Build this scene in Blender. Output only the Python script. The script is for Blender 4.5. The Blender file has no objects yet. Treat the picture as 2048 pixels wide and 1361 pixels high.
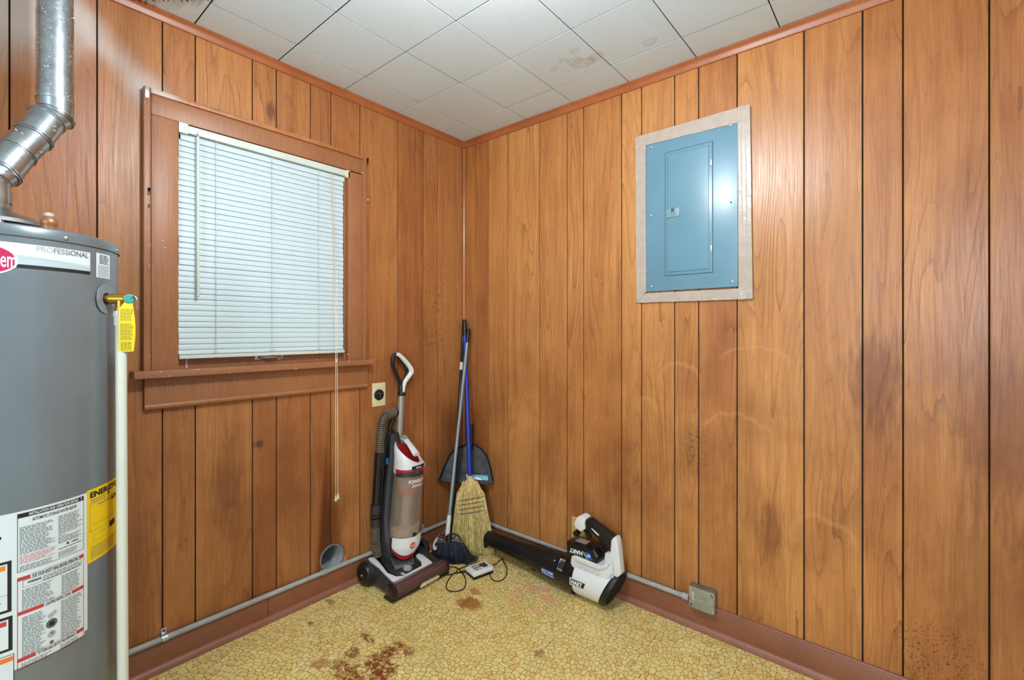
import bpy, bmesh, math, random
from mathutils import Vector, Matrix
random.seed(7)
SC = bpy.context.scene
COL = SC.collection
PI = math.pi

# ------------------------------------------------------------------ camera
# room corner is the origin: left wall is the plane x=0 (y<0), right wall the plane y=0 (x>0)
FPX, HX, HY = 929.76, 1024.0, 661.0
CAM = Vector((2.10618, -2.00128, 1.26509))
RIGHT = Vector((0.759635, 0.650349, 0)); FWD = Vector((-0.650349, 0.759635, 0)); UP = Vector((0, 0, 1))
cd = bpy.data.cameras.new('camera'); cam = bpy.data.objects.new('camera', cd); COL.objects.link(cam)
cd.sensor_width = 36.0; cd.lens = FPX / 2048 * 36.0
cd.shift_y = -(1361 / 2 - HY) / 2048.0
cd.clip_start = 0.02
cam.matrix_world = Matrix.Translation(CAM) @ Matrix((RIGHT, UP, -FWD)).transposed().to_4x4()
SC.camera = cam

# ------------------------------------------------------------------ world, lights, exposure
w = bpy.data.worlds.new('world'); SC.world = w; w.use_nodes = True
w.node_tree.nodes['Background'].inputs[0].default_value = (0.74, 0.91, 1.0, 1)
w.node_tree.nodes['Background'].inputs[1].default_value = 0.58


def area_light(name, loc, target, sx, sy, power, color):
    l = bpy.data.lights.new(name, 'AREA'); l.shape = 'RECTANGLE'; l.size = sx; l.size_y = sy
    l.energy = power; l.color = color
    o = bpy.data.objects.new(name, l); COL.objects.link(o); o.location = loc
    d = Vector(target) - Vector(loc)
    o.rotation_euler = d.to_track_quat('-Z', 'Y').to_euler()
    return o


lamp = bpy.data.lights.new('ceiling_lamp_light', 'POINT'); lamp.energy = 44; lamp.shadow_soft_size = 0.06
lamp.color = (0.95, 0.98, 1.0)
lo = bpy.data.objects.new('ceiling_lamp_light', lamp); COL.objects.link(lo); lo.location = (1.42, -1.36, 2.22)
area_light('doorway_light', (2.45, -4.2, 1.60), (1.6, 0, 1.2), .55, 1.2, 48, (0.90, 0.96, 1.0))

SC.view_settings.view_transform = 'Standard'
SC.view_settings.look = 'None'
SC.view_settings.exposure = 0.08
SC.view_settings.gamma = 1.0
SC.view_settings.use_curve_mapping = False


# ------------------------------------------------------------------ from photograph pixel to a plane of the room
def ray(px, py):
    return RIGHT * ((px - HX) / FPX) + FWD + UP * (-(py - HY) / FPX)


def hit(px, py, ax, val):
    r = ray(px, py)
    return CAM + r * ((val - CAM[ax]) / r[ax])


def LX(px, py, x=0.0): return hit(px, py, 0, x)     # onto a plane parallel to the left wall
def RY(px, py, y=0.0): return hit(px, py, 1, y)     # onto a plane parallel to the right wall
Z0 = 0.012                                           # finished floor height
def FZ(px, py, z=Z0): return hit(px, py, 2, z)


def parL(y, z, p):   # same line of sight moved from x=0 to x=p
    k = 1 - p / CAM.x
    return (CAM.y + (y - CAM.y) * k, CAM.z + (z - CAM.z) * k)


def hitcyl(px, py, cx, cy, r):
    d = ray(px, py); a = d.x ** 2 + d.y ** 2
    ox, oy = CAM.x - cx, CAM.y - cy
    b = ox * d.x + oy * d.y; c = ox * ox + oy * oy - r * r
    D = max(0, b * b - a * c)
    return CAM + d * ((-b - math.sqrt(D)) / a)


# ------------------------------------------------------------------ materials
def srgb(r, g, b):
    def f(c):
        c = c / 255
        return c / 12.92 if c <= 0.04045 else ((c + 0.055) / 1.055) ** 2.4
    return (f(r), f(g), f(b), 1)


MATS = {}


class NT:
    def __init__(s, name):
        s.m = bpy.data.materials.new(name); s.m.use_nodes = True
        s.t = s.m.node_tree; s.b = s.t.nodes['Principled BSDF']
    def n(s, typ, **kw):
        nd = s.t.nodes.new(typ)
        for k, v in kw.items(): setattr(nd, k, v)
        return nd
    def link(s, a, b): s.t.links.new(a, b)
    def setin(s, nd, i, v):
        if hasattr(v, 'links') or isinstance(v, bpy.types.NodeSocket): s.link(v, nd.inputs[i])
        elif v is not None: nd.inputs[i].default_value = v
    def math(s, op, a, b=None, c=None, clamp=False):
        nd = s.n('ShaderNodeMath', operation=op, use_clamp=clamp)
        s.setin(nd, 0, a); s.setin(nd, 1, b)
        if c is not None: s.setin(nd, 2, c)
        return nd.outputs[0]
    def mix(s, f, a, b, blend='MIX'):
        nd = s.n('ShaderNodeMix', data_type='RGBA', blend_type=blend)
        s.setin(nd, 0, f); s.setin(nd, 6, a); s.setin(nd, 7, b)
        return nd.outputs[2]
    def noise(s, vec, scale, detail=2, rough=0.5, dist=0.0):
        nd = s.n('ShaderNodeTexNoise'); s.setin(nd, 'Vector', vec)
        nd.inputs['Scale'].default_value = scale; nd.inputs['Detail'].default_value = detail
        nd.inputs['Roughness'].default_value = rough; nd.inputs['Distortion'].default_value = dist
        return nd.outputs['Fac']
    def mr(s, v, a, b, c=0.0, d=1.0, smooth=False):
        nd = s.n('ShaderNodeMapRange'); nd.interpolation_type = 'SMOOTHSTEP' if smooth else 'LINEAR'
        s.setin(nd, 0, v)
        for i, x in enumerate((a, b, c, d)): nd.inputs[1 + i].default_value = x
        return nd.outputs[0]
    def comb(s, x, y, z):
        nd = s.n('ShaderNodeCombineXYZ'); s.setin(nd, 0, x); s.setin(nd, 1, y); s.setin(nd, 2, z)
        return nd.outputs[0]
    def obj(s):
        c = s.n('ShaderNodeTexCoord').outputs['Object']
        p = s.n('ShaderNodeSeparateXYZ'); s.link(c, p.inputs[0])
        return c, p.outputs[0], p.outputs[1], p.outputs[2]
    def rnd(s): return s.n('ShaderNodeObjectInfo').outputs['Random']
    def bump(s, h, strength, dist=0.002):
        nd = s.n('ShaderNodeBump'); s.link(h, nd.inputs['Height'])
        nd.inputs['Strength'].default_value = strength; nd.inputs['Distance'].default_value = dist
        s.link(nd.outputs[0], s.b.inputs['Normal'])
    def col(s, v): s.setin(s.b, 'Base Color', v)
    def rough(s, v): s.setin(s.b, 'Roughness', v)
    def blob(s, x, y, cx, cy, rx, ry, n, namp=0.9, soft=0.35):
        """soft-edged irregular patch around a point, 0..1"""
        a = s.math('DIVIDE', s.math('SUBTRACT', x, cx), rx)
        b = s.math('DIVIDE', s.math('SUBTRACT', y, cy), ry)
        d = s.math('SQRT', s.math('ADD', s.math('MULTIPLY', a, a), s.math('MULTIPLY', b, b)))
        d = s.math('ADD', d, s.math('MULTIPLY', s.math('SUBTRACT', n, 0.5), namp * 2))
        return s.mr(d, 1.0 - soft, 1.0 + soft, 1.0, 0.0, True)


def plain(name, rgb, rough=0.5, metal=0.0, var=0.05, bump=0.0, bscale=400, trans=0.0, alpha=1.0, spec=0.5, vscale=9.0, even=False):
    if name in MATS: return MATS[name]
    k = NT(name); c, x, y, z = k.obj()
    base = srgb(*rgb)
    n = k.noise(c, vscale, 4, 0.6)
    dark = tuple(v * (1 - var * 2.2) for v in base[:3]) + (1,)
    lite = tuple(min(1, v * (1 + var * 1.4)) for v in base[:3]) + (1,)
    k.col(k.mix(k.mr(n, 0.3, 0.7), dark, lite))
    if even: k.col(base); k.rough(rough)
    else: k.rough(k.mr(k.noise(c, vscale * 3, 3), 0.3, 0.7, max(0.02, rough - 0.06), min(1, rough + 0.06)))
    k.b.inputs['Metallic'].default_value = metal
    k.b.inputs['Specular IOR Level'].default_value = spec
    if trans: k.b.inputs['Transmission Weight'].default_value = trans
    if alpha < 1: k.b.inputs['Alpha'].default_value = alpha
    if bump: k.bump(k.noise(c, bscale, 3), bump, 0.001)
    MATS[name] = k.m
    return k.m


def wood_wall(name, light, mid, dark, linec, gloss=0.42, mist=False, rightwall=False):
    k = NT(name); c, x, y, z = k.obj(); r = k.rnd()
    s = k.math('SUBTRACT', x, y)
    r1 = k.math('MULTIPLY', r, 57.0)
    r2 = k.math('FRACT', k.math('MULTIPLY', r, 917.3))
    # slow wander of the grain
    wob = k.noise(k.comb(k.math('MULTIPLY', s, 2.0), r1, k.math('MULTIPLY', z, 1.4)), 1.0, 2)
    s2 = k.math('ADD', s, k.math('MULTIPLY', wob, 0.05))
    field = k.noise(k.comb(k.math('MULTIPLY', s2, 7.0), r1, k.math('MULTIPLY', z, 0.62)), 1.0, 1.0, 0.4, 0.25)
    jit = k.noise(k.comb(k.math('MULTIPLY', s, 55.0), r1, k.math('MULTIPLY', z, 9.0)), 1.0, 2)
    ring = k.math('FRACT', k.math('ADD', k.math('MULTIPLY', field, 19.0), k.math('MULTIPLY', jit, 0.40)))
    line = k.math('POWER', ring, 7.0)
    amp = k.noise(k.comb(k.math('MULTIPLY', s, 9.0), k.math('ADD', r1, 7.0), k.math('MULTIPLY', z, 1.1)), 1.0, 2)
    amp = k.mr(amp, 0.40, 0.66, 0.08, 1.0)
    line = k.math('MULTIPLY', line, amp)
    fib = k.noise(k.comb(k.math('MULTIPLY', s2, 210.0), r1, k.math('MULTIPLY', z, 5.5)), 1.0, 3, 0.6)
    pore = k.noise(k.comb(k.math('MULTIPLY', s2, 420.0), r1, k.math('MULTIPLY', z, 26.0)), 1.0, 2)
    pore = k.mr(pore, 0.60, 0.70, 0.0, 1.0)
    blot = k.noise(k.comb(k.math('MULTIPLY', s, 3.4), k.math('MULTIPLY', r1, 0.3), k.math('MULTIPLY', z, 1.7)), 1.0, 4, 0.6)
    streak = k.noise(k.comb(k.math('MULTIPLY', s2, 38.0), r1, k.math('MULTIPLY', z, 1.6)), 1.0, 3)
    base = k.mix(k.mr(blot, 0.30, 0.68), srgb(*dark), srgb(*mid))
    base = k.mix(k.mr(k.math('ADD', k.math('MULTIPLY', streak, 0.6), k.math('MULTIPLY', r2, 0.4)), 0.30, 0.75), base, srgb(*light))
    base = k.mix(k.mr(fib, 0.38, 0.72, 0.0, 0.34), base, srgb(*linec))
    base = k.mix(k.math('MULTIPLY', line, 0.72), base, srgb(*linec))
    base = k.mix(k.math('MULTIPLY', pore, 0.30), base, srgb(70, 38, 20))
    # broad handling grime and uneven stain, with light falloff painted in as lower-wall darkening
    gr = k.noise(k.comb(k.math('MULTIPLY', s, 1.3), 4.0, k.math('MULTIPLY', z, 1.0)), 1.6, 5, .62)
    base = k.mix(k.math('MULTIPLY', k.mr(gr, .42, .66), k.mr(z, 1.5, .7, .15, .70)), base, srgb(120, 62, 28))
    # small dark specks and scars in the veneer
    spk = k.noise(k.comb(k.math('MULTIPLY', s, 90.0), 3.0, k.math('MULTIPLY', z, 38.0)), 1.0, 1)
    spk = k.math('MULTIPLY', k.mr(spk, 0.76, 0.80), 0.6)
    base = k.mix(spk, base, srgb(60, 30, 18))
    nb = k.noise(k.comb(k.math('MULTIPLY', s, 60.0), 0.0, k.math('MULTIPLY', z, 9.0)), 1.0, 3)
    nbl = k.noise(k.comb(k.math('MULTIPLY', s, 14.0), 2.0, k.math('MULTIPLY', z, 5.0)), 1.0, 4)
    if rightwall:
        # worn, darkened patches and the mildew near the floor
        for (cx, cz, rx, rz, a, cc) in [(2.02, 1.10, .07, .16, .55, (92, 42, 18)), (2.01, .93, .08, .20, .30, (110, 52, 22)),
                                        (2.33, .95, .10, .25, .45, (104, 48, 20)), (1.70, .48, .035, .13, .55, (104, 50, 24)),
                                        (1.38, .75, .03, .10, .35, (96, 52, 26)), (2.28, .50, .10, .22, .35, (98, 48, 24)), (.66, .55, .05, .22, .28, (104, 56, 28)),
                                        (.30, .35, .10, .25, .25, (100, 56, 30)), (1.62, .62, .05, .10, .25, (104, 52, 24))]:
            base = k.mix(k.math('MULTIPLY', k.blob(s, z, cx, cz, rx, rz, nb, 1.1, .6), a), base, srgb(*cc))
        for (cx, cz, rx, rz) in [(2.17, .22, .10, .12), (1.42, .78, .05, .10)]:
            m = k.blob(s, z, cx, cz, rx, rz, nbl, .6, .7)
            d = k.mr(k.noise(k.comb(k.math('MULTIPLY', s, 130.0), 1.0, k.math('MULTIPLY', z, 110.0)), 1.0, 2), 0.57, 0.64)
            base = k.mix(k.math('MULTIPLY', k.math('MULTIPLY', m, d), .75), base, srgb(44, 24, 18))
        # pale rubbed arcs
        for (cx, cz, rx, rz, t) in [(1.35, 1.02, .10, .10, .06), (1.57, .84, .13, .09, .05), (1.20, .86, .05, .10, .05), (1.64, 1.14, .12, .06, .05), (1.86, .48, .10, .11, .05)]:
            a = k.math('DIVIDE', k.math('SUBTRACT', s, cx), rx); b = k.math('DIVIDE', k.math('SUBTRACT', z, cz), rz)
            d = k.math('SQRT', k.math('ADD', k.math('MULTIPLY', a, a), k.math('MULTIPLY', b, b)))
            d = k.math('ADD', d, k.math('MULTIPLY', k.math('SUBTRACT', nbl, 0.5), 0.9))
            m = k.math('MULTIPLY', k.mr(k.math('ABSOLUTE', k.math('SUBTRACT', d, 1.0)), 0.0, t * 3, 1.0, 0.0, True), k.mr(b, -0.1, 0.5))
            base = k.mix(k.math('MULTIPLY', m, 0.26), base, srgb(224, 160, 98))
    else:
        for (cx, cz, rx, rz, a, cc) in [(1.33, .62, .04, .16, .40, (96, 48, 26)), (.82, .45, .02, .10, .15, (112, 62, 34)), (1.04, .40, .08, .25, .2, (128, 82, 46)),
                                        (.30, 1.15, .05, .22, .25, (110, 66, 38)), (1.20, .78, .02, .015, .7, (50, 26, 18)), (1.15, 2.22, .02, .04, .7, (80, 34, 18)),
                                        (1.62, .55, .06, .3, .35, (104, 48, 28)), (.55, .9, .03, .3, .25, (112, 58, 34)), (.1, .5, .12, .3, .3, (84, 48, 28))]:
            base = k.mix(k.math('MULTIPLY', k.blob(s, z, cx, cz, rx, rz, nb, 1.0, .6), a), base, srgb(*cc))
        # pores of the veneer left of the corner
        m = k.blob(s, z, .22, 1.35, .14, .34, nbl, .5, .8)
        d = k.mr(k.noise(k.comb(k.math('MULTIPLY', s, 150.0), 1.0, k.math('MULTIPLY', z, 46.0)), 1.0, 1), 0.60, 0.66)
        base = k.mix(k.math('MULTIPLY', k.math('MULTIPLY', m, d), .65), base, srgb(60, 30, 18))
    if mist:
        # white ceiling-paint overspray near the flue
        n2 = k.noise(k.comb(s, 0.0, z), 5.0, 3)
        m = k.math('ADD', k.blob(s, z, 1.95, 2.30, .20, .17, n2, .5, .6), k.math('MULTIPLY', k.blob(s, k.math('ADD', z, k.math('MULTIPLY', s, -.9)), 1.68, 2.235 - 1.68 * .9, .14, .06, n2, .9, 1.0), .62))
        m = k.math('ADD', m, k.math('MULTIPLY', k.blob(s, z, 1.58, 2.12, .05, .06, n2, .8, .9), .35))
        base = k.mix(k.math('MULTIPLY', m, 0.58, clamp=True), base, srgb(214, 216, 214))
        sp = k.mr(k.noise(k.comb(k.math('MULTIPLY', s, 190.0), 0.0, k.math('MULTIPLY', z, 190.0)), 1.0, 1), 0.74, 0.78)
        sp = k.math('MULTIPLY', sp, k.blob(s, z, 1.70, 2.30, .35, .28, n2, .5, .6))
        base = k.mix(k.math('MULTIPLY', sp, .8), base, srgb(235, 232, 225))
    k.col(base)
    k.rough(k.mr(k.math('ADD', k.math('MULTIPLY', fib, 0.5), k.math('MULTIPLY', blot, 0.5)), 0.35, 0.65, gloss - .06, gloss + .08))
    h = k.math('SUBTRACT', k.math('MULTIPLY', fib, -0.6), k.math('MULTIPLY', line, 0.8))
    k.bump(h, 0.55, 0.0011)
    MATS[name] = k.m
    return k.m


def painted(name, rgb, rgb2, chips=0.0, rough=0.42, axis='z'):
    k = NT(name); c, x, y, z = k.obj()
    n = k.noise(c, 6.0, 4, .6)
    base = k.mix(k.mr(n, .3, .7), srgb(*rgb), srgb(*rgb2))
    br = k.noise(k.comb(k.math('MULTIPLY', x, 160.), k.math('MULTIPLY', y, 160. if axis == 'z' else 10.), k.math('MULTIPLY', z, 10. if axis == 'z' else 160.)), 1.0, 3)
    base = k.mix(k.mr(br, .4, .75, 0, .25), base, srgb(84, 48, 30))
    if chips:
        cn = k.noise(c, 120.0, 3)
        base = k.mix(k.mr(cn, 0.71 - chips, 0.73 - chips), base, srgb(210, 196, 184))
    k.col(base); k.rough(rough); k.bump(k.math('ADD', br, n), 0.35, 0.0012)
    MATS[name] = k.m
    return k.m


def make_floor_mat():
    k = NT('cracked_ice_vinyl'); c, x, y, z = k.obj()
    wx = k.noise(k.comb(x, y, 0.0), 6.0, 2); wy = k.noise(k.comb(x, y, 5.0), 6.0, 2)
    X = k.math('ADD', x, k.math('MULTIPLY', wx, .05)); Y = k.math('ADD', y, k.math('MULTIPLY', wy, .05))

    def vor(ang, sa, sb, feature):
        ca, sn = math.cos(ang), math.sin(ang)
        a = k.math('ADD', k.math('MULTIPLY', X, ca * sa), k.math('MULTIPLY', Y, sn * sa))
        b = k.math('ADD', k.math('MULTIPLY', X, -sn * sb), k.math('MULTIPLY', Y, ca * sb))
        nd = k.n('ShaderNodeTexVoronoi', feature=feature, voronoi_dimensions='2D')
        nd.inputs['Scale'].default_value = 1.0; nd.inputs['Randomness'].default_value = .9
        k.link(k.comb(a, b, 0.0), nd.inputs['Vector'])
        return nd
    dA = vor(.5, 38, 64, 'DISTANCE_TO_EDGE').outputs['Distance']; dB = vor(1.9, 39, 60, 'DISTANCE_TO_EDGE').outputs['Distance']
    cA = vor(.5, 38, 64, 'F1').outputs['Color']; cB = vor(1.9, 39, 60, 'F1').outputs['Color']
    sel = k.mr(k.noise(k.comb(x, y, 9.0), 9.0, 1), .49, .51)
    d = k.math('ADD', k.math('MULTIPLY', dA, k.math('SUBTRACT', 1.0, sel)), k.math('MULTIPLY', dB, sel))
    cc = k.mix(sel, cA, cB)
    sp = k.n('ShaderNodeSeparateColor'); k.link(cc, sp.inputs[0])
    edge = k.mr(d, .024, .060, 1.0, 0.0)
    base = k.mix(sp.outputs[0], srgb(230, 206, 126), srgb(244, 224, 152))
    base = k.mix(k.mr(sp.outputs[1], .72, 1.0, 0, .75), base, srgb(216, 160, 70))
    base = k.mix(k.mr(sp.outputs[2], .78, 1.0, 0, .6), base, srgb(206, 196, 142))
    fine = k.noise(c, 260.0, 3); big = k.noise(c, 3.2, 4, .6)
    base = k.mix(k.mr(fine, .35, .75, 0, .22), base, srgb(196, 160, 84))
    base = k.mix(k.mr(big, .42, .70, 0, .35), base, srgb(218, 182, 102))
    lc = k.mix(k.mr(k.noise(c, 7.0, 2), .35, .65), srgb(44, 42, 22), srgb(92, 58, 24))
    la = k.mr(k.noise(c, 11.0, 2), .3, .6, .72, 1.0)
    base = k.mix(k.math('MULTIPLY', edge, la), base, lc)
    n1 = k.noise(k.comb(k.math('MULTIPLY', x, 26.), k.math('MULTIPLY', y, 26.), 0.0), 1.0, 4, .65)
    n2 = k.noise(k.comb(k.math('MULTIPLY', x, 60.), k.math('MULTIPLY', y, 60.), 3.0), 1.0, 4, .7)

    rust = (126, 58, 20)
    n12 = k.math('ADD', k.math('MULTIPLY', n1, .5), k.math('MULTIPLY', n2, .5))

    n3 = k.noise(k.comb(k.math('MULTIPLY', x, 48.), k.math('MULTIPLY', y, 48.), 8.0), 1.0, 5, .7, .8)
    frag = k.mr(n3, 0.42, .53, .25, 1.0)

    def st(px, py, rx, ry, colr, a, nn, namp=.9, soft=.3):
        nonlocal base
        P = FZ(px, py)
        m = k.math('MULTIPLY', k.blob(x, y, P.x, P.y, rx, ry, nn, namp, soft), a)
        if colr is rust: m = k.math('MULTIPLY', m, frag)
        base = k.mix(m, base, srgb(*colr))
    st(735, 1277, .045, .016, rust, .95, n12, 1.7); st(792, 1296, .035, .035, rust, .95, n12, 1.9); st(818, 1303, .030, .022, rust, .95, n12, 1.9)
    st(757, 1322, .045, .060, rust, .95, n12, 2.1); st(705, 1307, .030, .03, rust, .85, n12, 2.0); st(700, 1352, .10, .035, rust, .95, n12, 2.0)
    st(760, 1352, .06, .03, rust, .95, n12, 1.8); st(640, 1328, .03, .03, (150, 70, 26), .55, n1, 2.0); st(775, 1340, .03, .04, rust, .95, n12, 1.7)
    st(942, 1208, .056, .042, (158, 92, 34), .85, n1, 1.0); st(950, 1184, .030, .026, (176, 112, 48), .75, n1, 1.2); st(925, 1205, .03, .03, (158, 92, 34), .7, n1, 1.2)
    for (a, b, rx, ry) in [(1068, 1178, .04, .022), (1095, 1180, .022, .02), (1090, 1197, .05, .018), (1025, 1201, .03, .016), (1075, 1224, .022, .016), (1105, 1200, .025, .015), (1040, 1185, .03, .012)]:
        st(a, b, rx, ry, (232, 142, 132), .55, n2, 2.0, .6)
    for (a, b, rx, ry) in [(810, 1270, .09, .03), (860, 1310, .06, .05), (640, 1245, .03, .03), (510, 1296, .02, .01)]:
        st(a, b, rx, ry, (150, 178, 98), .18, n1, 1.4, .6)
    st(660, 1203, .03, .012, (70, 46, 26), .6, n2, 2.0); st(1078, 1308, .02, .02, (120, 60, 24), .6, n2, 2.0); st(622, 1247, .015, .01, (70, 36, 20), .7, n2, 1.8)
    k.col(base); k.rough(k.mr(big, .3, .7, .42, .60))
    k.bump(k.math('ADD', k.math('MULTIPLY', edge, -1.0), k.math('MULTIPLY', fine, .3)), .35, .0008)
    MATS['floor'] = k.m
    return k.m


def make_ceiling_mat():
    k = NT('fibre_ceiling_tile'); c, x, y, z = k.obj()
    n = k.noise(k.comb(k.math('MULTIPLY', x, 420.), k.math('MULTIPLY', y, 260.), 0.), 1.0, 3)
    big = k.noise(c, 2.6, 3); r = k.rnd()
    base = k.mix(k.mr(big, .3, .7), srgb(216, 232, 244), srgb(224, 239, 250))
    base = k.mix(k.math('MULTIPLY', r, .3), base, srgb(212, 225, 234))
    base = k.mix(k.mr(n, .62, .72, 0, .35), base, srgb(168, 164, 154))
    wob = k.noise(c, 22.0, 3); 
    for (px, py, rx, ry) in [(1150, 120, .035, .022), (1165, 122, .05, .028), (1127, 118, .018, .014), (1149, 99, .02, .016), (1108, 137, .014, .012), (1192, 110, .03, .02), (1300, 78, .03, .02), (1180, 118, .02, .02)]:
        P = FZ(px, py, 2.425)
        b = k.blob(x, y, P.x, P.y, rx, ry, wob, .7, .35)
        base = k.mix(k.math('MULTIPLY', b, .16), base, srgb(190, 168, 140))
        ringm = k.math('MULTIPLY', k.math('MULTIPLY', b, k.math('SUBTRACT', 1.0, b)), .9)
        base = k.mix(ringm, base, srgb(176, 146, 112))
    k.col(base); k.rough(.85); k.bump(n, .5, .0012)
    MATS['ceiling'] = k.m
    return k.m


def galvanised(name, rgb=(186, 194, 198), rough=.30, spangle=True, speck=False):
    k = NT(name); c, x, y, z = k.obj()
    base = k.mix(k.mr(k.noise(c, 30.0, 4), .3, .7), srgb(*[v * .86 for v in rgb]), srgb(*rgb))
    if spangle:
        v = k.n('ShaderNodeTexVoronoi'); k.link(c, v.inputs['Vector']); v.inputs['Scale'].default_value = 120
        sp = k.n('ShaderNodeSeparateColor'); k.link(v.outputs['Color'], sp.inputs[0])
        base = k.mix(k.math('MULTIPLY', sp.outputs[0], .10), base, srgb(226, 232, 236))
        k.rough(k.mr(sp.outputs[1], 0, 1, rough - .01, rough + .04))
    else: k.rough(rough)
    k.b.inputs['Metallic'].default_value = 1.0
    if speck:
        m = k.mr(k.noise(c, 210.0, 1), .68, .72)
        base = k.mix(k.math('MULTIPLY', m, .85), base, srgb(235, 238, 240))
        k.setin(k.b, 'Metallic', k.math('SUBTRACT', 1.0, m))
    k.col(base); k.bump(k.noise(c, 25.0, 3), .25, .003)
    MATS[name] = k.m
    return k.m


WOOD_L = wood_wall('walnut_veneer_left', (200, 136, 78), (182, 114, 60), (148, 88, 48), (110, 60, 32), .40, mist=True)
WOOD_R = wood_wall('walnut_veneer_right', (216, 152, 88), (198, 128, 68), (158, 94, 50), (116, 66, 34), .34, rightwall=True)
FLOORM = make_floor_mat(); CEILM = make_ceiling_mat()
BROWN = painted('brown_trim_paint', (160, 104, 66), (170, 112, 72))
BROWNC = painted('brown_trim_paint_chipped', (158, 103, 68), (170, 112, 76), chips=.028)
BASEP = painted('brown_baseboard_paint', (132, 78, 50), (146, 90, 58), axis='y')
SHOEP = painted('brown_shoe_paint', (142, 90, 68), (156, 102, 78), axis='y')
CROWN = painted('stained_crown_wood', (156, 86, 48), (180, 104, 60), rough=.35, axis='y')
DARK = plain('groove_shadow_board', (26, 18, 14), .9)
GALV = galvanised('galvanised_duct'); GALVS = galvanised('galvanised_duct_speckled', speck=True, rough=.27)
TANK = plain('tank_grey_enamel', (122, 132, 138), .33, .25, .03, spec=.6, even=True)
LIDM = plain('tank_lid_enamel', (116, 128, 134), .30, .3, .03, spec=.6, even=True)
BLACK = plain('black_plastic', (17, 18, 20), .42, var=.1)
BLACKG = plain('black_gloss_plastic', (20, 21, 24), .22)
DGREY = plain('dark_grey_plastic', (46, 45, 47), .45)
WHITEP = plain('white_plastic', (226, 228, 228), .30, var=.01, even=True)
WHITEM = plain('white_matt_plastic', (214, 216, 214), .5, var=.03)
REDP = plain('red_plastic', (176, 30, 46), .25)
REDG = plain('red_translucent_plastic', (150, 16, 34), .12)
SILV = plain('champagne_painted_metal', (172, 164, 154), .35, .5)
SMOKE = plain('smoky_clear_plastic', (196, 176, 156), .12, trans=.0, alpha=.36, spec=.6)
SMOKER = plain('smoky_rose_clear_plastic', (120, 84, 78), .12, alpha=.50, spec=.7)
CREAM = plain('cream_plastic', (224, 212, 170), .4)
CREAMB = plain('aged_white_vinyl', (212, 218, 208), .45, var=.03)
SLAT = plain('white_vinyl_slat', (204, 219, 223), .42, var=.02)
CORD = plain('cream_cord', (224, 214, 194), .8)
PVC = plain('cream_cpvc', (214, 218, 206), .35, var=.02)
BRASS = plain('brass', (196, 150, 60), .28, .9, .08)
COPPER = plain('bronze_fitting', (176, 126, 88), .45, .55, .12)
TEAL = plain('teal_enamel', (60, 168, 160), .4)
YELL = plain('yellow_card', (240, 214, 40), .5, var=.02)
YELL2 = plain('yellow_label', (238, 200, 16), .4, var=.02)
PAPER = plain('white_label', (220, 232, 236), .35, var=.015)
BLUEG = plain('pale_blue_label_band', (184, 202, 208), .35, var=.015)
INK = plain('black_ink', (28, 28, 32), .5)
INKG = plain('grey_ink', (96, 98, 104), .5)
INKM = plain('mid_grey_ink', (134, 138, 142), .5)
INKL = plain('light_grey_ink', (176, 182, 186), .5)
INKR = plain('red_ink', (196, 60, 66), .5)
INKO = plain('orange_ink', (238, 130, 48), .5)
INKW = plain('white_ink', (236, 238, 238), .5)
INKB = plain('blue_ink', (28, 96, 190), .4)
INKY = plain('yellow_ink', (222, 180, 50), .5)
MAG = plain('magenta_emblem', (196, 40, 92), .3)
STEEL = plain('zinc_screw', (196, 200, 204), .28, .9)
CONDM = plain('grey_painted_conduit', (164, 166, 162), .5, .0, .08, bump=.3, bscale=90, vscale=26)
JBOXM = plain('speckled_grey_box_paint', (152, 150, 134), .5, .1, .08, bump=.2, bscale=200, vscale=60)
BOXMET = plain('galvanised_box', (150, 156, 158), .38, .8, .1)
PANELM = plain('blue_grey_panel_enamel', (104, 144, 163), .30, .0, .035, bump=.08, bscale=60, spec=.6, vscale=5, even=True)
LATCH = plain('panel_latch_plastic', (120, 152, 164), .4)
BLUEH = plain('blue_metal_handle', (34, 62, 176), .30, .2)
GREYH = plain('grey_metal_handle', (140, 150, 158), .32, .5, even=True)
def make_bristle():
    k = NT('navy_bristle'); c, x, y, z = k.obj()
    n = k.noise(k.comb(k.math('MULTIPLY', k.math('ADD', x, y), 190.), k.math('MULTIPLY', k.math('SUBTRACT', x, y), 60.), k.math('MULTIPLY', z, 5.)), 1.0, 2)
    k.col(k.mix(k.mr(n, .38, .68), srgb(9, 10, 14), srgb(38, 47, 70))); k.rough(.5)
    return k.m


NAVY = make_bristle()
LOGO = plain('orange_emblem', (206, 86, 46), .4)
LABELGREY = plain('grey_warning_label', (150, 148, 146), .5, var=.15, vscale=160)
SKYM = plain('sky_blue_label', (70, 168, 200), .4)
RUSTY = plain('ragged_red_brown_fibre', (96, 42, 28), .8, var=.3, vscale=60)


def make_tape():
    k = NT('beige_packing_tape'); c, x, y, z = k.obj()
    n = k.noise(k.comb(k.math('MULTIPLY', x, 9.), y, k.math('MULTIPLY', z, 9.)), 3.0, 4, .6)
    cr = k.mr(k.noise(k.comb(k.math('MULTIPLY', x, 30.), 0., k.math('MULTIPLY', z, 30.)), 1.0, 4, .6, 1.2), .60, .66)
    k.col(k.mix(k.math('MULTIPLY', cr, .22), k.mix(k.mr(n, .3, .7), srgb(176, 160, 146), srgb(188, 172, 160)), srgb(226, 212, 196)))
    k.rough(.26); k.bump(k.math('ADD', n, k.math('MULTIPLY', cr, .4)), .6, .002)
    return k.m


TAPE = make_tape()


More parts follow.
